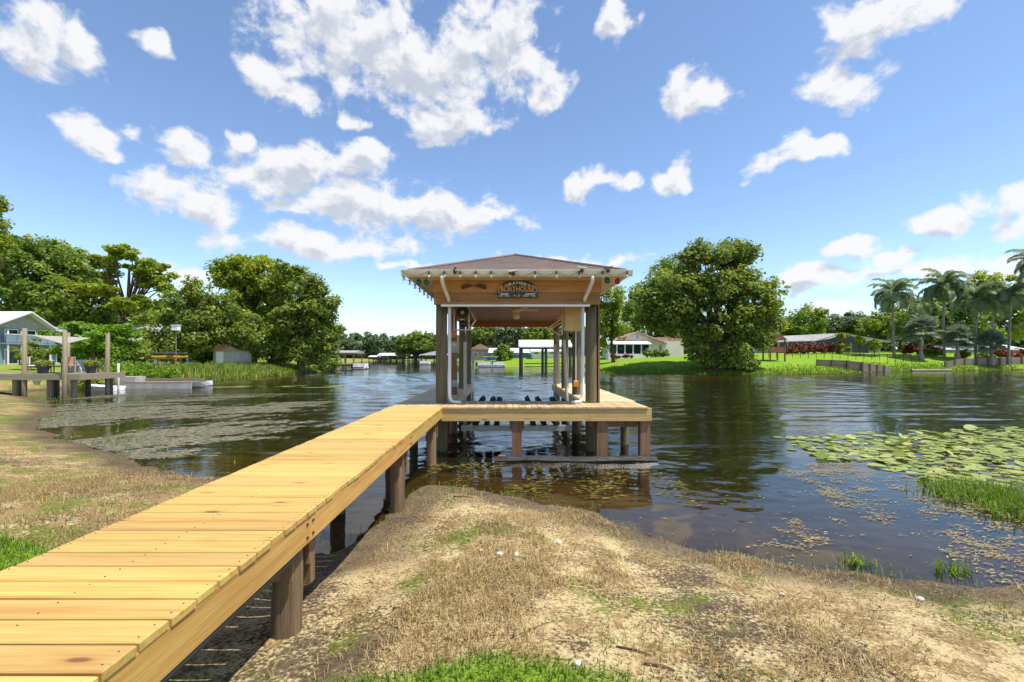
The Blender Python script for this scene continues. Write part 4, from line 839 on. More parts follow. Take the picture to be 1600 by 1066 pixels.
# ------------------------------------------------------------------ simple boathouses and docks in the distance
def cover(name, lab, px0, px1, ytop, yeave, Y, depth, posts, roofm, deck=True, gable='x', grp='boat shelters round the lake', postm='wet_black', pr=.16):
    x0, x1 = px2(px0, Y), px2(px1, Y); ze = HC + (CY - yeave) / F * Y; zt = HC + (CY - ytop) / F * Y; t = thing(name, lab, 'boat shelter', ((x0 + x1) / 2, Y, 0), grp)
    if gable == 'x': MB().prism([(Y - .4, ze), (Y + depth / 2, zt), (Y + depth + .4, ze), (Y + depth + .4, ze - .15), (Y - .4, ze - .15)], 'x', x0 - .2, x1 + .2).build('roof', roofm, t)
    else: MB().prism([(x0 - .3, ze), ((x0 + x1) / 2, zt), (x1 + .3, ze), (x1 + .3, ze - .15), (x0 - .3, ze - .15)], 'y', Y - .4, Y + depth + .4).build('roof', roofm, t)
    for u in np.linspace(0, 1, posts):
        for yy in (Y, Y + depth):
            xx = x0 + .2 + (x1 - x0 - .4) * u; MB().tube([(xx, yy, -1.4), (xx, yy, ze - .152)], pr, 8).build('post', postm, t)
    if deck:
        n = 8
        for k in range(n): box('plank', 'old_wood', t, x0 + .35 + (x1 - x0 - .7) * k / n, x0 + .35 + (x1 - x0 - .7) * (k + 1) / n - .02, Y + .2, Y + depth - .2, .85, .93)
        box('deck_beam', 'wet_black', t, x0 + .38, x1 - .38, Y - .1, Y - .02, .62, .90)
    box('eave_beam', 'old_wood', t, x0, x1, Y + .16, Y + .28, ze - .45, ze - .17)
    return t
t = cover('boat_shelter', 'white-roofed boat shelter seen through the boathouse slip', 813, 893, 530, 541.5, 74, 7, 3, 'metal_roof', False, pr=.24)
x0, x1 = px2(815, 74), px2(890, 74)
for z_ in (.62, 1.15): box('rail_beam', 'wet_black', t, x0 + .5, x1 - .5, 74.3 + z_, 74.45 + z_, z_, z_ + .14)
t = cover('boat_shelter', 'grey-roofed boat shelter and dock at the tip of left bank', 524, 554, 547.5, 551, 86, 5, 3, 'shingle_grey', True, postm='old_post', pr=.12)
x0 = px2(500, 84); x1 = px2(553, 84); box('jetty', 'old_wood', t, x0, x1, 84, 85.5, .9, 1.05)
for xx in np.linspace(x0 + .6, x1 - .3, 4): MB().tube([(xx, 84.2, -1.2), (xx, 84.2, .9)], .14, 8).build('pile', 'wet_black', t)
def pontoon(lab, px0, px1, Y, canopy='boat_canvas', hz=.35, motor=True, top=True):
    x0, x1 = px2(px0, Y), px2(px1, Y); t = thing('pontoon_boat', lab, 'boat', ((x0 + x1) / 2, Y, 0), 'pontoon boats round the lake'); L_ = x1 - x0
    for yy in (Y, Y + 1.7): MB().tube([(x0, yy, .25), (x0 + L_ * .08, yy, .18), (x1 - L_ * .12, yy, .18), (x1, yy, .35)], [.1, .28, .28, .08], 10).build('pontoon', 'alu', t, smooth=True)
    box('deck', 'boat_white', t, x0 + .1, x1 - .2, Y - .3, Y + 2, .46, .58)
    for a, b_ in ((.06, .45), (.55, .93)): box('side_panel', 'boat_white', t, x0 + L_ * a, x0 + L_ * b_, Y - .28, Y - .22, .60, 1.15); box('back_panel', 'boat_white', t, x0 + L_ * a, x0 + L_ * b_, Y + 1.9, Y + 1.96, .60, 1.15)
    box('seat', 'boat_canvas', t, x0 + L_ * .1, x0 + L_ * .35, Y, Y + .6, .6, 1.05); box('console', 'pot_dark', t, x0 + L_ * .5, x0 + L_ * .58, Y + .9, Y + 1.5, .6, 1.4)
    if top:
        box('canopy', canopy, t, x0 + L_ * .2, x0 + L_ * .72, Y - .2, Y + 1.9, 2.35, 2.45)
        for u in (.22, .70):
            for yy in (Y - .15, Y + 1.8): MB().tube([(x0 + L_ * (.46 if u < .4 else .5), yy, .6), (x0 + L_ * u, yy, 2.35)], .03, 5).build('canopy_pole', 'alu', t)
    if motor: MB().bev(x0 - .5, x0 - .05, Y + .6, Y + 1.1, .2, 1.15, .1).build('outboard', 'black', t)
pontoon('pontoon boat with pale canopy moored before the blue house', 746, 790, 101); pontoon('white pontoon boat moored at grey-roofed shelter on left bank tip', 551, 572, 84, top=False)
cover('boat_shelter', 'long white-roofed boat shelter far down the lake', 590, 622, 551.5, 555.5, 175, 8, 4, 'metal_roof', True, pr=.25)
cover('boat_shelter', 'small pale shelter left of the long white-roofed far shelter', 576, 588, 555.5, 557.5, 190, 6, 2, 'metal_roof', False, pr=.2)
cover('boat_shelter', 'pale low shelter right of the long far white roof', 624, 655, 553.5, 556, 178, 6, 5, 'shingle_grey', True, pr=.2)
cover('boat_shelter', 'white-roofed shelter just left of the front boathouse post', 657, 700, 549, 554.5, 138, 8, 3, 'metal_roof', False, gable='y', pr=.2)
pontoon('small pontoon boat by the shelter left of the boathouse post', 655, 672, 132, top=False)

# ------------------------------------------------------------------ far trees
def forest(name, lab, x0, x1, y0, y1, hmin, hmax, n, seed, leaf, ls=1.3):
    r = np.random.default_rng(seed); X = r.uniform(x0, x1, n); Y = r.uniform(y0, y1, n); H = r.uniform(hmin, hmax, n); c = []; rr = []
    for x, y, h in zip(X, Y, H):
        k = 7
        for j in range(k):
            u = r.uniform(.08, 1.0); c.append((x + r.normal() * h * .10, y + r.normal() * h * .1, 1.5 + h * u)); rr.append(h * .16 * (1.15 - .55 * u) + .4)
    V, Fc, ti = leaves(np.array(c), np.array(rr), 26, ls, seed, 1.0, .3); return tag(leafobj(name, V, Fc, ti, leaf), lab, 'forest', kind='stuff')
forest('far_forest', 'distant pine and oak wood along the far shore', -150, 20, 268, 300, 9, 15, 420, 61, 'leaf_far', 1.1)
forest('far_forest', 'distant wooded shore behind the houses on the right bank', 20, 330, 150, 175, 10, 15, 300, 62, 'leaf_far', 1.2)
forest('far_forest', 'distant wood behind the left bank trees', -190, -62, 110, 150, 9, 17, 170, 63, 'leaf_dark', 1.0)
ptree('round_tree', 'round dark tree on the far shore left of boathouse', 165, 650, [(648, 534, 24, 17), (668, 545, 20, 13), (632, 545, 14, 11)], 80, 2.2, 90, .7, 64, leaf='leaf_dark', tr=.6)
ptree('round_tree', 'lighter tree on far shore right beside the boathouse post', 150, 690, [(690, 540, 20, 16), (705, 548, 18, 12)], 60, 2.0, 90, .65, 65, tr=.5)
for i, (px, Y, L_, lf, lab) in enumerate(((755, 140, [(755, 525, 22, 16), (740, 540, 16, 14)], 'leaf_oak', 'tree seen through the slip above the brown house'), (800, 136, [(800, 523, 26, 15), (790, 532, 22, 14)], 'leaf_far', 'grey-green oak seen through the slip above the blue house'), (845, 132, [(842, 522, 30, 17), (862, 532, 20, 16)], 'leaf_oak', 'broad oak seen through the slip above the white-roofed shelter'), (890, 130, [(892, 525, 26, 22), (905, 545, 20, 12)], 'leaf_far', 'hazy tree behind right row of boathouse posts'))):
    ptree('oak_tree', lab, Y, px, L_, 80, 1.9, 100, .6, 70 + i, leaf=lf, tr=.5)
# houses across the water
def house(name, lab, px0, px1, yb, ye, yt, Y, depth, wall, roofm, wins=3, gable='x'):
    x0, x1 = px2(px0, Y), px2(px1, Y); zb = gz((x0 + x1) / 2, Y) - .3; ze = HC + (CY - ye) / F * Y; zt = HC + (CY - yt) / F * Y
    t = thing(name, lab, 'house', ((x0 + x1) / 2, Y, zb)); box('wall', wall, t, x0, x1, Y, Y + depth, zb, ze)
    if gable == 'x': MB().prism([(Y - .6, ze - .05), (Y + depth / 2, zt), (Y + depth + .6, ze - .05)], 'x', x0 - .5, x1 + .5).build('roof', roofm, t)
    else: MB().prism([(x0 - .5, ze - .05), ((x0 + x1) / 2, zt), (x1 + .5, ze - .05)], 'y', Y - .6, Y + depth).build('roof', roofm, t)
    hw = (x1 - x0) / wins
    for k in range(wins):
        c = x0 + hw * (k + .5); w_ = box('window', 'white_paint', t, c - .65, c + .65, Y - .05, Y - .004, zb + 1.3, min(zb + 2.7, ze - .2)); q = MB().box(c - .55, c + .55, Y - .062, Y - .053, zb + 1.4, min(zb + 2.6, ze - .3)); q.build('pane', 'window', w_)
    return t
house('lake_house', 'blue house with pale roof seen through the boathouse slip', 766, 838, 561, 551, 543.5, 122, 9, 'blue_wall', 'metal_roof', 4)
house('lake_house', 'brown house behind the pontoon boat, left of the blue house', 735, 766, 561, 546, 537, 130, 9, 'tan_wall', 'shingle_red', 2, 'y')
house('lake_house', 'white house behind the white-roofed boat shelter', 832, 880, 561, 549, 542, 112, 8, 'white_paint', 'metal_roof', 4)
bush('shrub', 'dark rounded shrub in front of the blue house', (px2(787, 112), 112), 2.6, 2, 3.2, 40, 80, .35, 81, 'leaf_dark', 'shrubs on far right bank')
# cottage on right bank
Y = 90.; ct = thing('cream_cottage', 'cream cottage with reddish gable roof and glazed porch across the water', 'house', (px2(1005, Y), Y, 2.2))
x0, x1, xm = px2(958, Y), px2(1068, Y), px2(995, Y); ze = HC + (CY - 533) / F * Y; zt = HC + (CY - 519.5) / F * Y
box('wall', 'cream', ct, x0, x1, Y, Y + 10, 1.9, ze - .02)
x9 = px2(1032, Y)
MB().prism([(x0, ze), (xm, zt - .1), (x9, ze)], 'y', Y, Y + 9.9).build('gable_wall', 'cream', ct)
MB().prism([(x0 - .8, ze - .25), (xm, zt + .12), (xm, zt - .1), (x0 - .8, ze - .45)], 'y', Y - .7, Y + 10).build('roof', 'shingle_red', ct)
MB().add([(xm, Y - .7, zt + .12), (xm, Y + 10, zt + .12), (px2(1078, Y), Y + 10, ze - .3), (px2(1040, Y), Y - .7, ze - .35), (xm, Y - .7, zt - .1), (xm, Y + 10, zt - .1), (px2(1078, Y), Y + 10, ze - .5), (px2(1040, Y), Y - .7, ze - .55)], [(0, 3, 2, 1), (4, 5, 6, 7), (0, 4, 7, 3), (3, 7, 6, 2), (2, 6, 5, 1), (0, 1, 5, 4)]).build('roof_slope', 'shingle_red', ct)
MB().prism([(px2(1030, Y), ze - .3), (px2(1075, Y), ze - .3), (px2(1075, Y), ze + .6), (px2(1036, Y), ze + .9)], 'y', Y + 3, Y + 9).build('rear_roof', 'shingle_red', ct)
w_ = box('gable_vent', 'white_paint', ct, px2(992, Y), px2(1000, Y), Y - .06, Y - .004, HC + sz(CY - 531, Y), HC + sz(CY - 523, Y)); MB().box(px2(993, Y), px2(999, Y), Y - .08, Y - .063, HC + sz(CY - 530, Y), HC + sz(CY - 524, Y)).build('louvre', 'grey_wall', w_)
pf = Y - 2.6; px0, px1 = px2(951, pf), px2(1015, pf); zp = HC + (CY - 536) / F * pf
MB().prism([(pf - .3, zp - .12), (Y, zp + .5), (Y, zp + .35), (pf - .3, zp - .3)], 'x', px0 - .3, px1 + .3).build('porch_roof', 'white_paint', ct)
box('porch_base', 'white_paint', ct, px0, px1, pf, Y - .01, 1.8, 2.9)
edges = np.linspace(px0, px1, 6)
for k in range(6): box('porch_post', 'white_paint', ct, edges[k] - .12, edges[k] + .12, pf - .02, pf + .2, 2.902, zp - .3)
for k in range(5): box('porch_window', 'window', ct, edges[k] + .14, edges[k + 1] - .14, pf + .06, pf + .1, 2.92, zp - .32)
box('porch_header', 'white_paint', ct, px0, px1, pf + .02, pf + .18, zp - .298, zp - .125)
box('side_window', 'window', ct, px2(1030, Y), px2(1034, Y), Y - .03, Y - .005, 3.3, 4.6)
for i, (px, lf, lab) in enumerate(((962, 'leaf_red', 'low red-leaved shrub left of cottage porch'), (980, 'leaf_red', 'low red-leaved shrub under cottage porch windows'), (1012, 'leaf_dark', 'dark shrub at right corner of cottage porch'), (1024, 'leaf_dark', 'small dark shrub against the cottage side wall'), (1036, 'leaf_oak', 'green shrub at the cottage side wall nearest the big oak'))):
    bush('shrub', lab, (px2(px, 85.5), 85.5), 1.1, .8, .9 if i < 2 else 1.4, 16, 60, .2, 90 + i, lf, 'shrubs round the cottage')
# big oak on the right bank
ptree('oak_tree', 'huge spreading green oak standing at waterline on right bank', 64, 1115, [(1120, 420, 62, 42), (1060, 465, 58, 45), (1165, 465, 55, 50), (1115, 480, 75, 60), (1185, 505, 38, 45), (1035, 490, 36, 30), (1128, 540, 52, 34), (1160, 400, 28, 24), (1085, 405, 30, 22), (1020, 470, 24, 24), (1130, 560, 50, 18)], 420, 1.45, 130, .31, 31, tr=.55, limbs=34, trunks=3)
ptree('oak_tree', 'dark oak crown rising behind the huge oak, beside the cottage', 98, 1012, [(1015, 468, 32, 34), (1045, 440, 40, 34), (990, 495, 26, 28), (1060, 500, 45, 32)], 150, 1.8, 110, .42, 32, leaf='leaf_dark', tr=.6)
ptree('leafy_tree', 'loose pale green tree directly right of the boathouse roof', 76, 958, [(955, 470, 22, 28), (948, 500, 22, 28), (963, 512, 16, 16), (938, 530, 10, 16)], 70, 1.25, 85, .3, 33, leaf='leaf_bright' if False else 'leaf_pine', tr=.28)
# playhouse
Yp = 72.; x0, x1 = px2(1203, Yp), px2(1228, Yp); zg = gz(x0, Yp); t = thing('wooden_playhouse', 'reddish wooden play tower half hidden behind the huge oak', 'playhouse', ((x0 + x1) / 2, Yp, zg))
for xx in (x0 + .1, x1 - .1):
    for yy in (Yp, Yp + 2): box('leg', 'redwood', t, xx - .09, xx + .09, yy, yy + .18, zg - .2, zg + 3.6)
box('platform', 'redwood', t, x0, x1, Yp - .02, Yp + 2.2, zg + 1.5, zg + 1.62); box('side_panel', 'redwood', t, x0 + .2, x1 - .2, Yp + .03, Yp + .1, zg + 1.625, zg + 2.4)
MB().prism([(x0 - .2, zg + 3.4), ((x0 + x1) / 2, zg + 4.6), (x1 + .2, zg + 3.4)], 'y', Yp - .2, Yp + 2.4).build('roof', 'redwood', t)
# pool house with screen enclosure
Y = 92.; x0, x1 = px2(1226, Y), px2(1375, Y); xp = px2(1335, Y); zg = 3.0
t = thing('pool_house', 'long low house with grey roof and dark screened pool enclosure', 'house', ((x0 + x1) / 2, Y, zg)); zr0 = HC + (CY - 533) / F * Y; zr1 = HC + (CY - 519) / F * Y
box('wall', 'cream', t, x0, px2(1420, Y), Y + 7, Y + 14, zg - .2, zr0 - .1)
MB().add([(x0 - .5, Y + 5.5, zr0), (px2(1290, Y), Y + 3, zr0 + .2), (xp, Y + 3, zr1), (px2(1290, Y), Y + 10, zr1 - .2), (x0 - .5, Y + 10.5, zr1 - .6), (x0 - .5, Y + 5.5, zr0 - .2), (px2(1290, Y), Y + 3, zr0), (xp, Y + 3, zr1 - .2), (px2(1290, Y), Y + 10, zr1 - .4), (x0 - .5, Y + 10.5, zr1 - .8)],
         [(0, 1, 3, 4), (1, 2, 3), (5, 9, 8, 6), (6, 8, 7), (0, 5, 6, 1), (1, 6, 7, 2), (2, 7, 8, 3), (3, 8, 9, 4), (4, 9, 5, 0)]).build('main_roof', 'shingle_grey', t)
MB().prism([(xp - .5, zr0 + .7), (xp + 2.5, zr1 - .1), (px2(1425, Y), zr0 + .1), (px2(1425, Y), zr0 - .1), (xp - .5, zr0 + .5)], 'y', Y + 5, Y + 12).build('wing_roof', 'shingle_grey', t)
box('screen', 'dark_screen', t, x0 + .2, px2(1372, Y), Y + 2.4, Y + 2.45, zg - .1, zr0 - .25); MB().prism([(px2(1290, Y), zr0 - .24), (xp, zr1 - .22), (px2(1372, Y), zr0 - .24)], 'y', Y + 2.4, Y + 2.45).build('screen_gable', 'dark_screen', t)
for xx in np.linspace(x0 + .2, px2(1372, Y), 11): box('screen_post', 'alu', t, xx - .05, xx + .05, Y + 2.3, Y + 2.39, zg - .1, zr0 - .2)
box('screen_rail', 'alu', t, x0 + .2, px2(1372, Y), Y + 2.31, Y + 2.385, zg + 1.2, zg + 1.28) if False else None
for px in (1240, 1256, 1272): box('window', 'window_blue', t, px2(px - 5, Y), px2(px + 5, Y), Y + 6.94, Y + 6.99, zg + .8, zg + 2.2)
# fence of thin posts
t = thing('wire_fence', 'thin black wire fence with slim posts crossing right lawn', 'fence', (px2(1300, 80), 80, 2.1))
fp = []
for k in range(20):
    px = 1201 + k * 12.4; Yq = 78 + .12 * k; xx = px2(px, Yq); zz = gz(xx, Yq); fp.append((xx, Yq, zz)); MB().tube([(xx, Yq, zz - .2), (xx, Yq, zz + 1.25)], .045, 6).build('post', 'fence_metal', t)
for h_ in (.4, 1.2): MB().tube([(a, b_, c + h_) for a, b_, c in fp], .008, 4).build('wire', 'fence_metal', t)
# croton shrubs, topiary
cr = [(1236, 'red'), (1248, 'pinkish red'), (1259, 'red'), (1270, 'red'), (1283, 'dark red'), (1297, 'orange red')]
nb = ['beside the play tower', 'second from the play tower', 'third from the play tower', 'in the middle of screen wall', 'fifth from the play tower', 'left of the yellow croton']
for i, (px, cn) in enumerate(cr): bush('croton_shrub', 'red-leaved croton before the pool screen, ' + nb[i], (px2(px, 88), 88), 1.0, .8, 1.9, 14, 60, .26, 110 + i, 'leaf_red', 'red crotons before the pool screen')
bush('croton_shrub', 'tall yellow croton in front of pool screen gable', (px2(1317, 87), 87), 1.6, 1, 3.6, 22, 60, .28, 117, 'leaf_yellow')
for i, (px, lab) in enumerate(((1422, 'red croton shrub between first palm and silver fan palm'), (1446, 'red croton shrub right behind the silver fan palm'), (1465, 'reddish croton shrub left of the second tall palm'), (1570, 'red croton shrub left of the rightmost palm trunk'), (1595, 'orange-red croton at right picture edge'))):
    bush('croton_shrub', lab, (px2(px, 92), 92), 1.6, 1, 2.4 if i < 2 else 1.8, 20, 60, .3, 120 + i, 'leaf_red', 'red crotons under the palms')
for i, (px, lab) in enumerate(((1455, 'light green clipped shrub right of silver fan palm'), (1505, 'yellow-green clipped shrub behind third palm'), (1540, 'green low shrub behind the timber wall'))):
    bush('clipped_shrub', lab, (px2(px, 89), 89), 1.3, 1, 1.5, 16, 60, .24, 130 + i, 'leaf_yellow' if i == 1 else 'leaf_bright', 'clipped shrubs under the palms')
def topiary(lab, px, Y, balls, seed):
    x = px2(px, Y); z = gz(x, Y); t = thing('ball_topiary', lab, 'topiary', (x, Y, z), 'ball topiaries on right lawn'); r = np.random.default_rng(seed)
    for py, rp in balls:
        c = at(px, py, Y); rr = sz(rp, Y); d = r.normal(size=(26, 3)); d /= np.linalg.norm(d, axis=1, keepdims=True); V, Fc, ti = leaves(c + d * rr * .7, np.full(26, rr * .42), 45, .22, seed, 1.); leafobj('leaf_ball', V, Fc, ti, 'leaf_pine', t, (x, Y, z)); seed += 1
    MB().tube([(x, Y, z - .2), (x, Y, c[2])], .09, 8).build('stem', 'bark', t)
topiary('two-tiered ball topiary left of the first tall palm', 1366, 84, [(540, 9), (508, 9)], 141); topiary('slimmer two-ball topiary in front of pool screen', 1344, 84, [(532, 7.5), (518, 5)], 144)
# palms
def frond_mesh(L, droop, seed, wid=.55, leafl=.95, mat='leaf_palm', nn=42):
    r = np.random.default_rng(seed); V = []; Fs = []; ti = []
    sp_ = []; x = z = 0; a = R(52); N_ = 26
    for i in range(N_ + 1): sp_.append((x, 0, z)); a -= droop * (1.1 / N_) * (.6 + i / N_ * 1.1); x += math.cos(a) * L / N_; z += math.sin(a) * L / N_
    sp_ = np.array(sp_)
    def add(q, t): 
        n = len(V); V.extend(q); Fs.append(tuple(range(n, n + 4))); ti.append(t)
    for i in range(N_): w = .035 * (1 - i / N_) + .008; p, q = sp_[i], sp_[i + 1]; add([p + (0, w, 0), p - (0, w, 0), q - (0, w, 0), q + (0, w, 0)], .6)
    for i in range(nn * 2):
        u = .10 + .88 * (i // 2) / nn; s = 1 if i % 2 else -1; k = min(int(u * N_), N_ - 1); p = sp_[k] + (sp_[k + 1] - sp_[k]) * (u * N_ - k); tg = sp_[k + 1] - sp_[k]; tg = tg / np.linalg.norm(tg)
        ll = leafl * math.sin(math.pi * (.12 + .82 * u)) ** .6 * r.uniform(.85, 1.15); d1 = np.array((tg[0] * .45, s * .85, tg[2] * .45 + r.uniform(-.1, .25))); d1 /= np.linalg.norm(d1); m_ = p + d1 * ll * .5; e = m_ + (d1 * .55 + np.array((0, 0, -.75))) * ll * .6; w = tg * .065
        t = float(np.clip(r.normal(.45, .2), 0, 1)); add([p - w, p + w, m_ + w * .9, m_ - w * .9], t); add([m_ - w * .9, m_ + w * .9, e + w * .25, e - w * .25], t)
    me = mesh_np('frond', np.array(V), np.array(Fs)); at_ = me.attributes.new('tint', 'FLOAT', 'FACE'); at_.data.foreach_set('value', np.array(ti, np.float32)); me.materials.append(M[mat]); return me
fm = [frond_mesh(4.6, R(105), 201), frond_mesh(4.3, R(130), 202), frond_mesh(4.8, R(85), 203), frond_mesh(4.0, R(150), 204)]
def palm(lab, px, Y, py_top, seed, nf=34, s=1.1, fruit=False, yb=None):
    x = px2(px, Y); z = gz(x, Y); zc = HC + (CY - py_top) / F * Y; t = thing('queen_palm', lab, 'palm tree', (x, Y, z), 'tall palms on right bank'); r = random.Random(seed); n = 9; hgt = zc - z
    MB().tube([(x + .12 * math.sin(i * .7 + seed), Y, z - .2 + hgt * i / (n - 1)) for i in range(n)], [.27 if i == 0 else .22 - .006 * i for i in range(n)], 10).build('trunk', 'palm_bark', t, smooth=True)
    tx = x + .12 * math.sin((n - 1) * .7 + seed); MB().lathe([(.17, -1.0), (.24, -.4), (.2, .2), (.08, .7)], (tx, Y, zc), 10).build('crownshaft', 'palm_bark', t, smooth=True)
    for k in range(nf):
        u = k / nf; o = link('frond', fm[(k + seed) % 4 if u > .3 else (2 if k % 2 else 0)], None, t); o.location = Vector((tx, Y, zc + .45 - .6 * u)) - Vector(t.location); o.rotation_euler = (0, R(-34 + 88 * u) + r.uniform(-.15, .15), k * 2.399 + r.uniform(-.25, .25)); q = s * r.uniform(.85, 1.1); o.scale = (q, q, q)
    if fruit:
        V, Fc, ti = leaves(np.array([(tx + .5, Y - .4, zc - .9), (tx + .55, Y - .4, zc - 1.4)]), np.array([.35, .28]), 60, .14, seed); o = leafobj('fruit_cluster', V, Fc, ti, 'yellow_fruit', t, (x, Y, z))
    return t
palm('tall palm farthest left in the palm row, beside ball topiary', 1396, 86, 462, 1); palm('tall palm with orange fruit cluster, second of the row', 1475, 86, 450, 2, 36, 1.12, True); palm('third tall palm, right of the one with orange fruit', 1525, 86, 470, 3); palm('fourth palm with leaning fronds before right timber wall', 1577, 84, 466, 4, 28, 1.05); palm('tallest palm partly cut by right picture edge', 1625, 80, 415, 5, 30, 1.1)
palm('shorter palm crowded behind first and second palms', 1440, 98, 478, 6, 16, .95); palm('background palm between third and fourth palms', 1552, 97, 472, 7, 16)
def fan_mesh(seed):
    r = np.random.default_rng(seed); V = []; Fs = []; ti = []
    V += [(0, .03, 0), (0, -.03, 0), (1.2, -.02, .35), (1.2, .02, .35)]; Fs.append((0, 1, 2, 3)); ti.append(.5); c = np.array((1.2, 0, .35))
    for k in range(22):
        a = R(-125 + 250 * k / 21); d = np.array((math.cos(a), math.sin(a), .18 * math.cos(a) - .1)); ll = 1.15 * r.uniform(.9, 1.05); s = np.array((-math.sin(a), math.cos(a), .25 * (-1) ** k)) * .085; n = len(V)
        V += [tuple(c), tuple(c + d * ll * .6 + s), tuple(c + d * ll + np.array((0, 0, -.15))), tuple(c + d * ll * .6 - s)]; Fs.append((n, n + 1, n + 2, n + 3)); ti.append(float(r.uniform(.1, .9)))
    me = mesh_np('fan_leaf', np.array(V), np.array(Fs)); at_ = me.attributes.new('tint', 'FLOAT', 'FACE'); at_.data.foreach_set('value', np.array(ti, np.float32)); me.materials.append(M['leaf_silver']); return me
ff = [fan_mesh(s) for s in (5, 6, 7)]
def fanpalm(lab, px, Y, py, sc, seed, nf=26):
    x = px2(px, Y); z = gz(x, Y); zc = HC + (CY - py) / F * Y; t = thing('fan_palm', lab, 'palm tree', (x, Y, z), 'silver fan palms on right bank'); r = random.Random(seed)
    MB().lathe([(.42, -.2), (.5, .3), (.42, .9), (.26, 1.5), (.2, zc - z)], (x, Y, z), 12).build('trunk', 'palm_bark', t, smooth=True)
    for k in range(nf):
        o = link('fan_leaf', ff[k % 3], None, t); o.location = (0, 0, zc - z - .1); o.rotation_euler = (0, R(-80 + 130 * k / nf), k * 2.399 + r.uniform(-.2, .2)); q = sc * r.uniform(.85, 1.15); o.scale = (q, q, q)
fanpalm('large silver fan palm between first and second tall palms', 1439, 83, 517, 1.5, 1); fanpalm('dark fan palm just right of the second tall palm', 1496, 84, 527, 1.15, 2); fanpalm('small silver fan palm before right timber wall', 1549, 83, 537, 1.2, 3)
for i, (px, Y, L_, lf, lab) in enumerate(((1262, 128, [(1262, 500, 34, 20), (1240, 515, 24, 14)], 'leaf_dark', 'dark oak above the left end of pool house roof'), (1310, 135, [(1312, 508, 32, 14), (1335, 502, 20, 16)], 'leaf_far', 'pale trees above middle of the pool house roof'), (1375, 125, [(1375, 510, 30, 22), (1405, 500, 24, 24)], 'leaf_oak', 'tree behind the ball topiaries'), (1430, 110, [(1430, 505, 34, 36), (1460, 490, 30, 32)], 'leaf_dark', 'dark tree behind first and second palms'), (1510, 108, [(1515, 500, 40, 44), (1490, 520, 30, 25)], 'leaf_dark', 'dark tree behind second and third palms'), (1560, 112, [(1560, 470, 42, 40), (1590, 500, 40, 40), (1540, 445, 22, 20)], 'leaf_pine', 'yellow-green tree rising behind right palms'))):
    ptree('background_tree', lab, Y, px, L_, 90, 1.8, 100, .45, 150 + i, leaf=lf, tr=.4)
house('lake_house', 'pale house with white roof behind palms at right edge', 1478, 1600, 556, 546, 538, 104, 9, 'bluegrey', 'metal_roof', 5)
# retaining walls: stacked timbers and panels
def twall(lab, pts, n_panels, board=True):
    t = thing('retaining_wall', lab, 'retaining wall', pts[0][:3], 'timber retaining walls on right bank')
    P = [np.array(p, float) for p in pts]; seg = [np.linalg.norm((b - a)[:2]) for a, b in zip(P[:-1], P[1:])]; tot = sum(seg)
    def pt(s):
        for a, b_, L_ in zip(P[:-1], P[1:], seg):
            if s <= L_ + 1e-6: return a + (b_ - a) * (s / L_)
            s -= L_
        return P[-1]
    for k in range(n_panels):
        a, b_ = pt(tot * k / n_panels), pt(tot * (k + 1) / n_panels); d = (b_ - a) / np.linalg.norm((b_ - a)[:2]); nrm = np.array((d[1], -d[0], 0)) * .07
        for j in range(3):
            lo0, hi0 = a[3] * j / 3 if False else 0, 0
            ga, gb_ = gz(a[0], a[1]) - .25, gz(b_[0], b_[1]) - .25; za0, za1 = ga + (a[2] - ga) * j / 3 + .012, ga + (a[2] - ga) * (j + 1) / 3; zb0, zb1 = gb_ + (b_[2] - gb_) * j / 3 + .012, gb_ + (b_[2] - gb_) * (j + 1) / 3
            A, B = a * (1, 1, 0), b_ * (1, 1, 0); q = [A + nrm + (0, 0, za0), B + nrm + (0, 0, zb0), B - nrm + (0, 0, zb0), A - nrm + (0, 0, za0), A + nrm + (0, 0, za1), B + nrm + (0, 0, zb1), B - nrm + (0, 0, zb1), A - nrm + (0, 0, za1)]
            MB().add(q, [(0, 3, 2, 1), (4, 5, 6, 7), (0, 1, 5, 4), (1, 2, 6, 5), (2, 3, 7, 6), (3, 0, 4, 7)]).build('board', 'wall_wood', t)
        MB().box(a[0] - .14, a[0] + .14, a[1] - .22, a[1] - .08, gz(a[0], a[1]) - .3, a[2] + .04).build('post', 'log_brown', t)
def gp(px, py, Y): v = at(px, py, Y); return v
twall('curving timber retaining wall sloping to water on right bank', [gp(1276, 562, 69), gp(1320, 563, 68), gp(1345, 566, 67.5), gp(1391, 574, 71)], 7); twall('long straight timber retaining wall at right edge of the lake', [gp(1476, 566, 79), gp(1500, 560.5, 81), gp(1612, 557.5, 86)], 8)
P0, P1 = gp(1424, 577, 73.5), gp(1486, 577, 74.5); tag(MB().tube([tuple(P0 * (1, 1, 0) + (0, 0, .15)), tuple((P0 + P1) / 2 * (1, 1, 0) + (0, 0, .17)), tuple(P1 * (1, 1, 0) + (0, 0, .15))], .2, 8).build('edging_log', 'old_wood'), 'pale log lying at waterline between the two timber walls', 'log')
# bank grass fringe right
r = np.random.default_rng(8); ed = np.array([(13, 65), (24, 62), (34, 60.5), (50, 66), (62, 73), (75, 77), (93, 82), (140, 88)]); s = r.uniform(0, 7, 14000); i_ = s.astype(int); P = ed[i_] + (ed[i_ + 1] - ed[i_]) * (s - i_)[:, None]; P = np.c_[P[:, 0], P[:, 1] + np.abs(r.normal(size=len(s))) * 2.2 - .6]; P = np.c_[P, height(P[:, 0], P[:, 1])]
V, F3, ti = blades(P, .38, .04, 9, .7); tag(leafobj('bank_grass', V, F3, ti, 'grass_green'), 'rough grass fringing the right bank waterline', 'grass', kind='stuff')

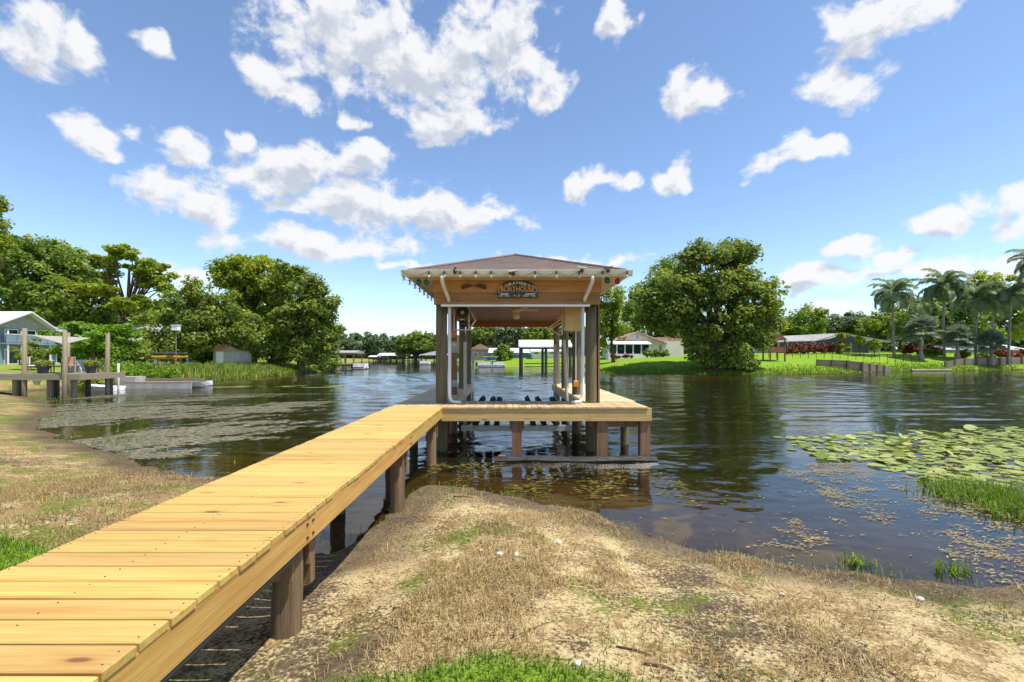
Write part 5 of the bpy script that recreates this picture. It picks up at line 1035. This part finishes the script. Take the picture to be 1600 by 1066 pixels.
# ------------------------------------------------------------------ foreground: grass, weeds, lily pads, shells
def scatter(n, x0, x1, y0, y1, fn, seed):
    r = np.random.default_rng(seed); X = r.uniform(x0, x1, n); Y = r.uniform(y0, y1, n); k = r.uniform(0, 1, n) < fn(X, Y); return np.c_[X[k], Y[k], height(X[k], Y[k])]
P = scatter(210000, -9, 6, 1.6, 6.2, lambda X, Y: np.clip(lawnmask(X, Y) * 1.15 - .08, 0, 1) * ((Y < 3.6) | (X < -2.8)), 21)
V, F3, ti = blades(P, .062, .0042, 22, .95); tag(leafobj('lawn_grass', V, F3, ti, 'grass_lawn'), 'short bright green lawn at the bottom and left of picture', 'grass', kind='stuff')
def land(X, Y): return (sdist(X, Y, NEAR) > .05) & (lawnmask(X, Y) < .5) & ~((X > -2.75) & (X < -1.5))
P = scatter(300000, -8, 8, 1.8, 9.5, lambda X, Y: land(X, Y) * np.clip(.25 + 1.2 * wob(X, Y, 1.6) + .5 * wob(X, Y, 6), .03, 1) * np.clip(1.5 - .13 * Y, .25, 1), 23)
V, F3, ti = blades(P, .105, .0028, 24, 1.0, .72); tag(leafobj('dry_thatch', V, F3, ti, 'straw'), 'dry brown grass thatch over the sandy shore', 'dry grass', kind='stuff')
P = scatter(100000, -16, 8, 1.8, 16, lambda X, Y: land(X, Y) * np.clip((wob(X + 5, Y * 1.4 - 3, 1.35) - .34 + .2 * (X < -3)) * 2.4, 0, 1), 25)
V, F3, ti = blades(P, .06, .0035, 26, .8); tag(leafobj('grass_tufts', V, F3, ti, 'grass_green'), 'sparse green grass tufts growing in the sandy shore', 'grass', kind='stuff')
P = scatter(9000, -9, 10, 4, 10, lambda X, Y: (np.abs(sdist(X, Y, NEAR) + .05) < .32) * np.clip(.35 + wob(X, Y, 3), 0, 1), 27); P[:, 2] = np.maximum(P[:, 2], -.05)
V, F3, ti = blades(P, .16, .004, 28, .6); tag(leafobj('shore_sedge', V, F3, ti, 'reed'), 'thin sedge stems along the near waterline', 'sedge', kind='stuff')
P = scatter(34000, -26, -3, 8, 27, lambda X, Y: (sdist(X, Y, NEAR) < .15) * (np.minimum(np.abs(sdist(X, Y, NEAR)), 9) < 1.3) * np.clip(wob(X, Y, 1.6) * 1.8 - .25, 0, 1), 29); P[:, 2] = np.maximum(P[:, 2], -.03)
V, F3, ti = blades(P, .22, .008, 30, .7); tag(leafobj('marsh_grass', V, F3, ti, 'grass_green'), 'green marsh grass at the left shore edge', 'grass', kind='stuff')
# leaf litter
def litter(P, s, seed):
    r = np.random.default_rng(seed); n = len(P); a = r.uniform(0, 6.28, n); L_ = s * r.uniform(.4, 1.5, n); w = L_ * r.uniform(.15, .5, n); d = np.c_[np.cos(a), np.sin(a), r.normal(0, .3, n)]; q = np.c_[-np.sin(a), np.cos(a), r.normal(0, .3, n)]; c = P + np.array((0, 0, .008))
    V = np.stack([c - d * L_[:, None], c + q * w[:, None], c + d * L_[:, None], c - q * w[:, None]], 1).reshape(-1, 3); return V, np.arange(n * 4).reshape(-1, 4), np.clip(r.normal(.35, .3, n), 0, 1)
leafmat('litter', (.035, .025, .018), (.11, .065, .035), (.24, .13, .06), .1)
P = scatter(60000, -14, 8, 1.8, 15, lambda X, Y: land(X, Y) * np.clip(.25 + .9 * wob(X - 4, Y + 2, 1.7) + .5 * wob(X, Y, 5), .03, 1) * np.clip(1.4 - .09 * Y, .2, 1), 51)
V, Fc, ti = litter(P, .016, 52); tag(leafobj('leaf_litter', V, Fc, ti, 'litter'), 'dark dead leaves and bark bits strewn over the shore', 'leaf litter', kind='stuff')
# floating weeds
def flecks(P, s, seed, z=.006):
    r = np.random.default_rng(seed); n = len(P); a = r.normal(0, .5, n); L_ = s * r.uniform(.5, 1.6, n); w = L_ * r.uniform(.12, .35, n); d = np.stack([np.cos(a), np.sin(a)], 1); q = np.stack([-d[:, 1], d[:, 0]], 1); c = P[:, :2]
    z0 = z + r.uniform(0, .006, n); pts = [c - d * L_[:, None], c + q * w[:, None], c + d * L_[:, None], c - q * w[:, None]]; V = np.stack([np.c_[p, z0 + (i % 2) * .004] for i, p in enumerate(pts)], 1).reshape(-1, 3); return V, np.arange(n * 4).reshape(-1, 4), np.clip(r.normal(.5, .28, n), 0, 1)
def wat(X, Y): return sdist(X, Y, NEAR) < .02
P = scatter(330000, 1.0, 15, 4.3, 9.8, lambda X, Y: wat(X, Y) * np.clip((wob(X * .7, Y * 2.0, 2.2) + .5 * wob(X, Y * 2, 6) + .05 - 1.3 * np.maximum(0, (4.3 + (Y - 5) * .55) - X) / 2.0) * .45 + .10 * np.clip((X - 1.5) / 4, 0, 1), .003, .55) * (.12 + .88 * (wob(X * .8 + Y, Y * 4, 8) > .05)), 33)
V, Fc, ti = flecks(P, .027, 34); tag(leafobj('floating_weed', V, Fc, ti, 'weed_tan'), 'straw-coloured floating weed streaks in right shallows', 'water weed', kind='stuff')
P = scatter(190000, -24, -4.2, 8.5, 29, lambda X, Y: wat(X, Y) * np.clip((wob(X * .45, Y * 1.5, 1.0) + .6 * wob(X, Y * 2.2, 3.5) + .22 - np.maximum(0, X + 8.5 - (Y - 10) * -.25) * .22) * 1.3, 0, 1) * np.clip((29 - Y) / 6, 0, 1), 35)
V, Fc, ti = flecks(P, .10, 36); tag(leafobj('floating_weed', V, Fc, ti, 'weed_grey'), 'greyish floating weed mats covering the left cove', 'water weed', kind='stuff')
P = scatter(9000, -24, -12.5, 33, 38, lambda X, Y: np.clip(wob(X * .4, Y * 1.3, 1.3) * 2 + .4, 0, 1) * (np.abs(Y - 35.4 - .2 * np.sin(X)) < 1.3), 37)
V, Fc, ti = flecks(P, .2, 38); tag(leafobj('floating_weed', V, Fc, ti, 'pad'), 'pale green strip of floating weed out on the left water', 'water weed', kind='stuff')
P = scatter(2600, -1.6, 3.2, 7.0, 9.9, lambda X, Y: wat(X, Y) * np.clip((wob(X, Y * 1.6, 3.0) + .1) * 1.6, 0, 1), 39)
V, Fc, ti = flecks(P, .05, 40); tag(leafobj('floating_weed', V, Fc, ti, 'weed_olive'), 'olive weed floating in shallows before the boathouse', 'water weed', kind='stuff')
# lily pads
def pad_mesh(seed, curl):
    r = np.random.default_rng(seed); n = 14; V = [(0, 0, 0)]; 
    for k in range(n + 1):
        a = R(14 + 332 * k / n); q = 1 + r.uniform(-.05, .05); V.append((q * math.cos(a), q * math.sin(a), curl * (.5 + .5 * math.sin(2 * a + seed)) * q))
    me = mesh_np('leaf', np.array(V), np.array([(0, k + 1, k + 2) for k in range(n)])); at_ = me.attributes.new('tint', 'FLOAT', 'FACE'); at_.data.foreach_set('value', np.clip(r.normal([.2, .5, .8, .65, .35][seed % 5], .07, n), 0, 1).astype(np.float32)); me.materials.append(M['pad']); return me
pads = [pad_mesh(s, c) for s, c in ((0, .03), (1, .02), (2, .05), (3, .12), (4, .06))]
lp = thing('water_lily_colony', 'patch of round green lily pads floating on right side water', 'water lilies', (10.5, 11, 0)); POLY = [(6.7, 10.4), (7.9, 13.3), (9.5, 13.6), (12, 14.0), (17, 15), (22, 15), (16, 11), (11, 9.0), (8.8, 7.9), (7.4, 8.3), (7.6, 9.6)]
r = random.Random(9); got = []; tries = 0
while len(got) < 300 and tries < 60000:
    tries += 1; x, y = r.uniform(6.5, 17), r.uniform(7.8, 15)
    sd_ = float(sdist(np.array([x]), np.array([y]), POLY)[0])
    if sd_ < -.02 or x > y * 1.16 or r.random() > .35 + sd_ * .6: continue
    q = r.uniform(.08, .185)
    if any((x - a) ** 2 + (y - b_) ** 2 < (.5 * (q + c)) ** 2 for a, b_, c in got): continue
    got.append((x, y, q)); up_ = r.random() < .09
    o = link('leaf', pads[r.randrange(5)], None, lp); o.location = (x - 10.5, y - 11, .012 + r.uniform(0, .012) + (.10 * q / .2 if up_ else 0)); o.rotation_euler = (r.uniform(.25, .6) if up_ else r.uniform(-.03, .03), r.uniform(-.4, .4) if up_ else r.uniform(-.03, .03), r.uniform(0, 6.28)); o.scale = (q, q, q)
Vx, Fx, Tx = [], [], []; rr_ = np.random.default_rng(19)
for _ in range(1500):
    x, y = rr_.uniform(7, 20), rr_.uniform(8, 15)
    sd_ = float(sdist(np.array([x]), np.array([y]), POLY)[0])
    if sd_ < .25 or rr_.random() > .3 + sd_ * .7: continue
    q = rr_.uniform(.04, .12); a0 = rr_.uniform(0, 6.28); n0 = len(Vx); t0 = float(np.clip(rr_.normal(.5, .3), 0, 1)); tx, ty = rr_.normal(0, .12, 2); zc = rr_.uniform(.006, .03)
    Vx.append((x, y, zc))
    for k in range(10): a = a0 + R(14 + 332 * k / 9); Vx.append((x + q * math.cos(a), y + q * math.sin(a), max(.003, zc + q * (tx * math.cos(a) + ty * math.sin(a)) + .01)))
    Fx += [(n0, n0 + k + 1, n0 + k + 2) for k in range(9)]; Tx += [t0] * 9
tag(leafobj('small_leaves', np.array(Vx), np.array(Fx), Tx, 'pad', lp, (10.5, 11, 0)), kind='stuff')
# marsh grass clumps in the right shallows
for i, (px, py, n, w, hh, lab) in enumerate(((1500, 768, 700, .45, .36, 'left clump of green marsh grass beside lily pads'), (1560, 780, 1500, .6, .4, 'larger clump of marsh grass at right edge below lily pads'), (1615, 800, 1200, .6, .38, 'marsh grass clump cut by right picture edge'), (1340, 880, 60, .12, .26, 'tiny sedge tuft in shallows near right shore'), (1490, 893, 90, .15, .24, 'small green sedge tuft at the right waterline'))):
    Y = HC * F / (py - CY); x = px2(px, Y); r = np.random.default_rng(300 + i); P = np.c_[x + r.normal(size=n) * w * .6, Y + r.normal(size=n) * w * .35, np.full(n, -.06)]
    V, F3, ti = blades(P, hh, .0065, 310 + i, 1.0); V = V - np.array((x, Y, 0)); o = leafobj('marsh_clump', V, F3, ti, 'grass_green'); o.location = (x, Y, 0); tag(o, lab, 'marsh grass', 'marsh grass clumps')
# shells, sticks
def ground_pt(px, py):
    z = .3
    for _ in range(12): Y = (HC - z) * F / (py - CY); x = px2(px, Y); z = gz(x, Y)
    return x, Y, z
for i, (px, py, sp_, lab) in enumerate(((752, 862, .026, 'flattened pale shell left of the other shells on sand'), (781, 869, .034, 'dark-mouthed round shell, larger of the middle pair'), (807, 870, .03, 'round white shell, right one of the middle pair'), (873, 850, .03, 'white round shell lying apart nearest the water'), (903, 1040, .022, 'white broken shell at the edge of green lawn'), (1438, 939, .03, 'white round shell on sand at far right'), (1222, 931, .022, 'small pale shell near right waterline'))):
    x, Y, z = ground_pt(px, py); t = thing('snail_shell', lab, 'shell', (x, Y, z), 'shells scattered on the shore', random.uniform(0, 6))
    MB().lathe([(.25 * sp_, -.2 * sp_), (.85 * sp_, .1 * sp_), (1. * sp_, .55 * sp_), (.8 * sp_, 1.0 * sp_), (.4 * sp_, 1.2 * sp_), (.08 * sp_, 1.3 * sp_)], n=12).build('whorl', 'shell_white', t, smooth=True, local=True)
    MB().tube([(.5 * sp_, -.82 * sp_, .55 * sp_), (.55 * sp_, -.95 * sp_, .5 * sp_)], .38 * sp_, 8).build('aperture', 'log_brown', t, local=True)
for i, (px, py, L_, a, rr, lab) in enumerate(((725, 778, .32, .1, .02, 'short dark stick near the bank edge by boardwalk pile'), (830, 985, .35, .6, .008, 'thin grey stick on thatch below the shells'), (990, 1020, .22, -.3, .012, 'brown bark sliver at lower centre right'), (1305, 900, .3, .8, .01, 'short twig by right waterline'), (1030, 1045, .18, -.4, .014, 'reddish bark piece near green lawn'), (770, 995, .4, .05, .007, 'long thin twig left of the lawn edge'))):
    x, Y, z = ground_pt(px, py); rr *= .55; d = np.array((math.cos(a), math.sin(a))) * L_ / 2; tag(MB().tube([(x - d[0], Y - d[1], gz(x - d[0], Y - d[1]) + rr), (x + .02, Y + .015, z + rr * 1.6), (x + d[0], Y + d[1], gz(x + d[0], Y + d[1]) + rr)], [rr, rr * .9, rr * .5], 6).build('stick', 'log_brown', smooth=True), lab, 'stick', 'sticks on the shore')
S.render.engine = 'CYCLES'
S.cycles.max_bounces = 8; S.cycles.transparent_max_bounces = 12
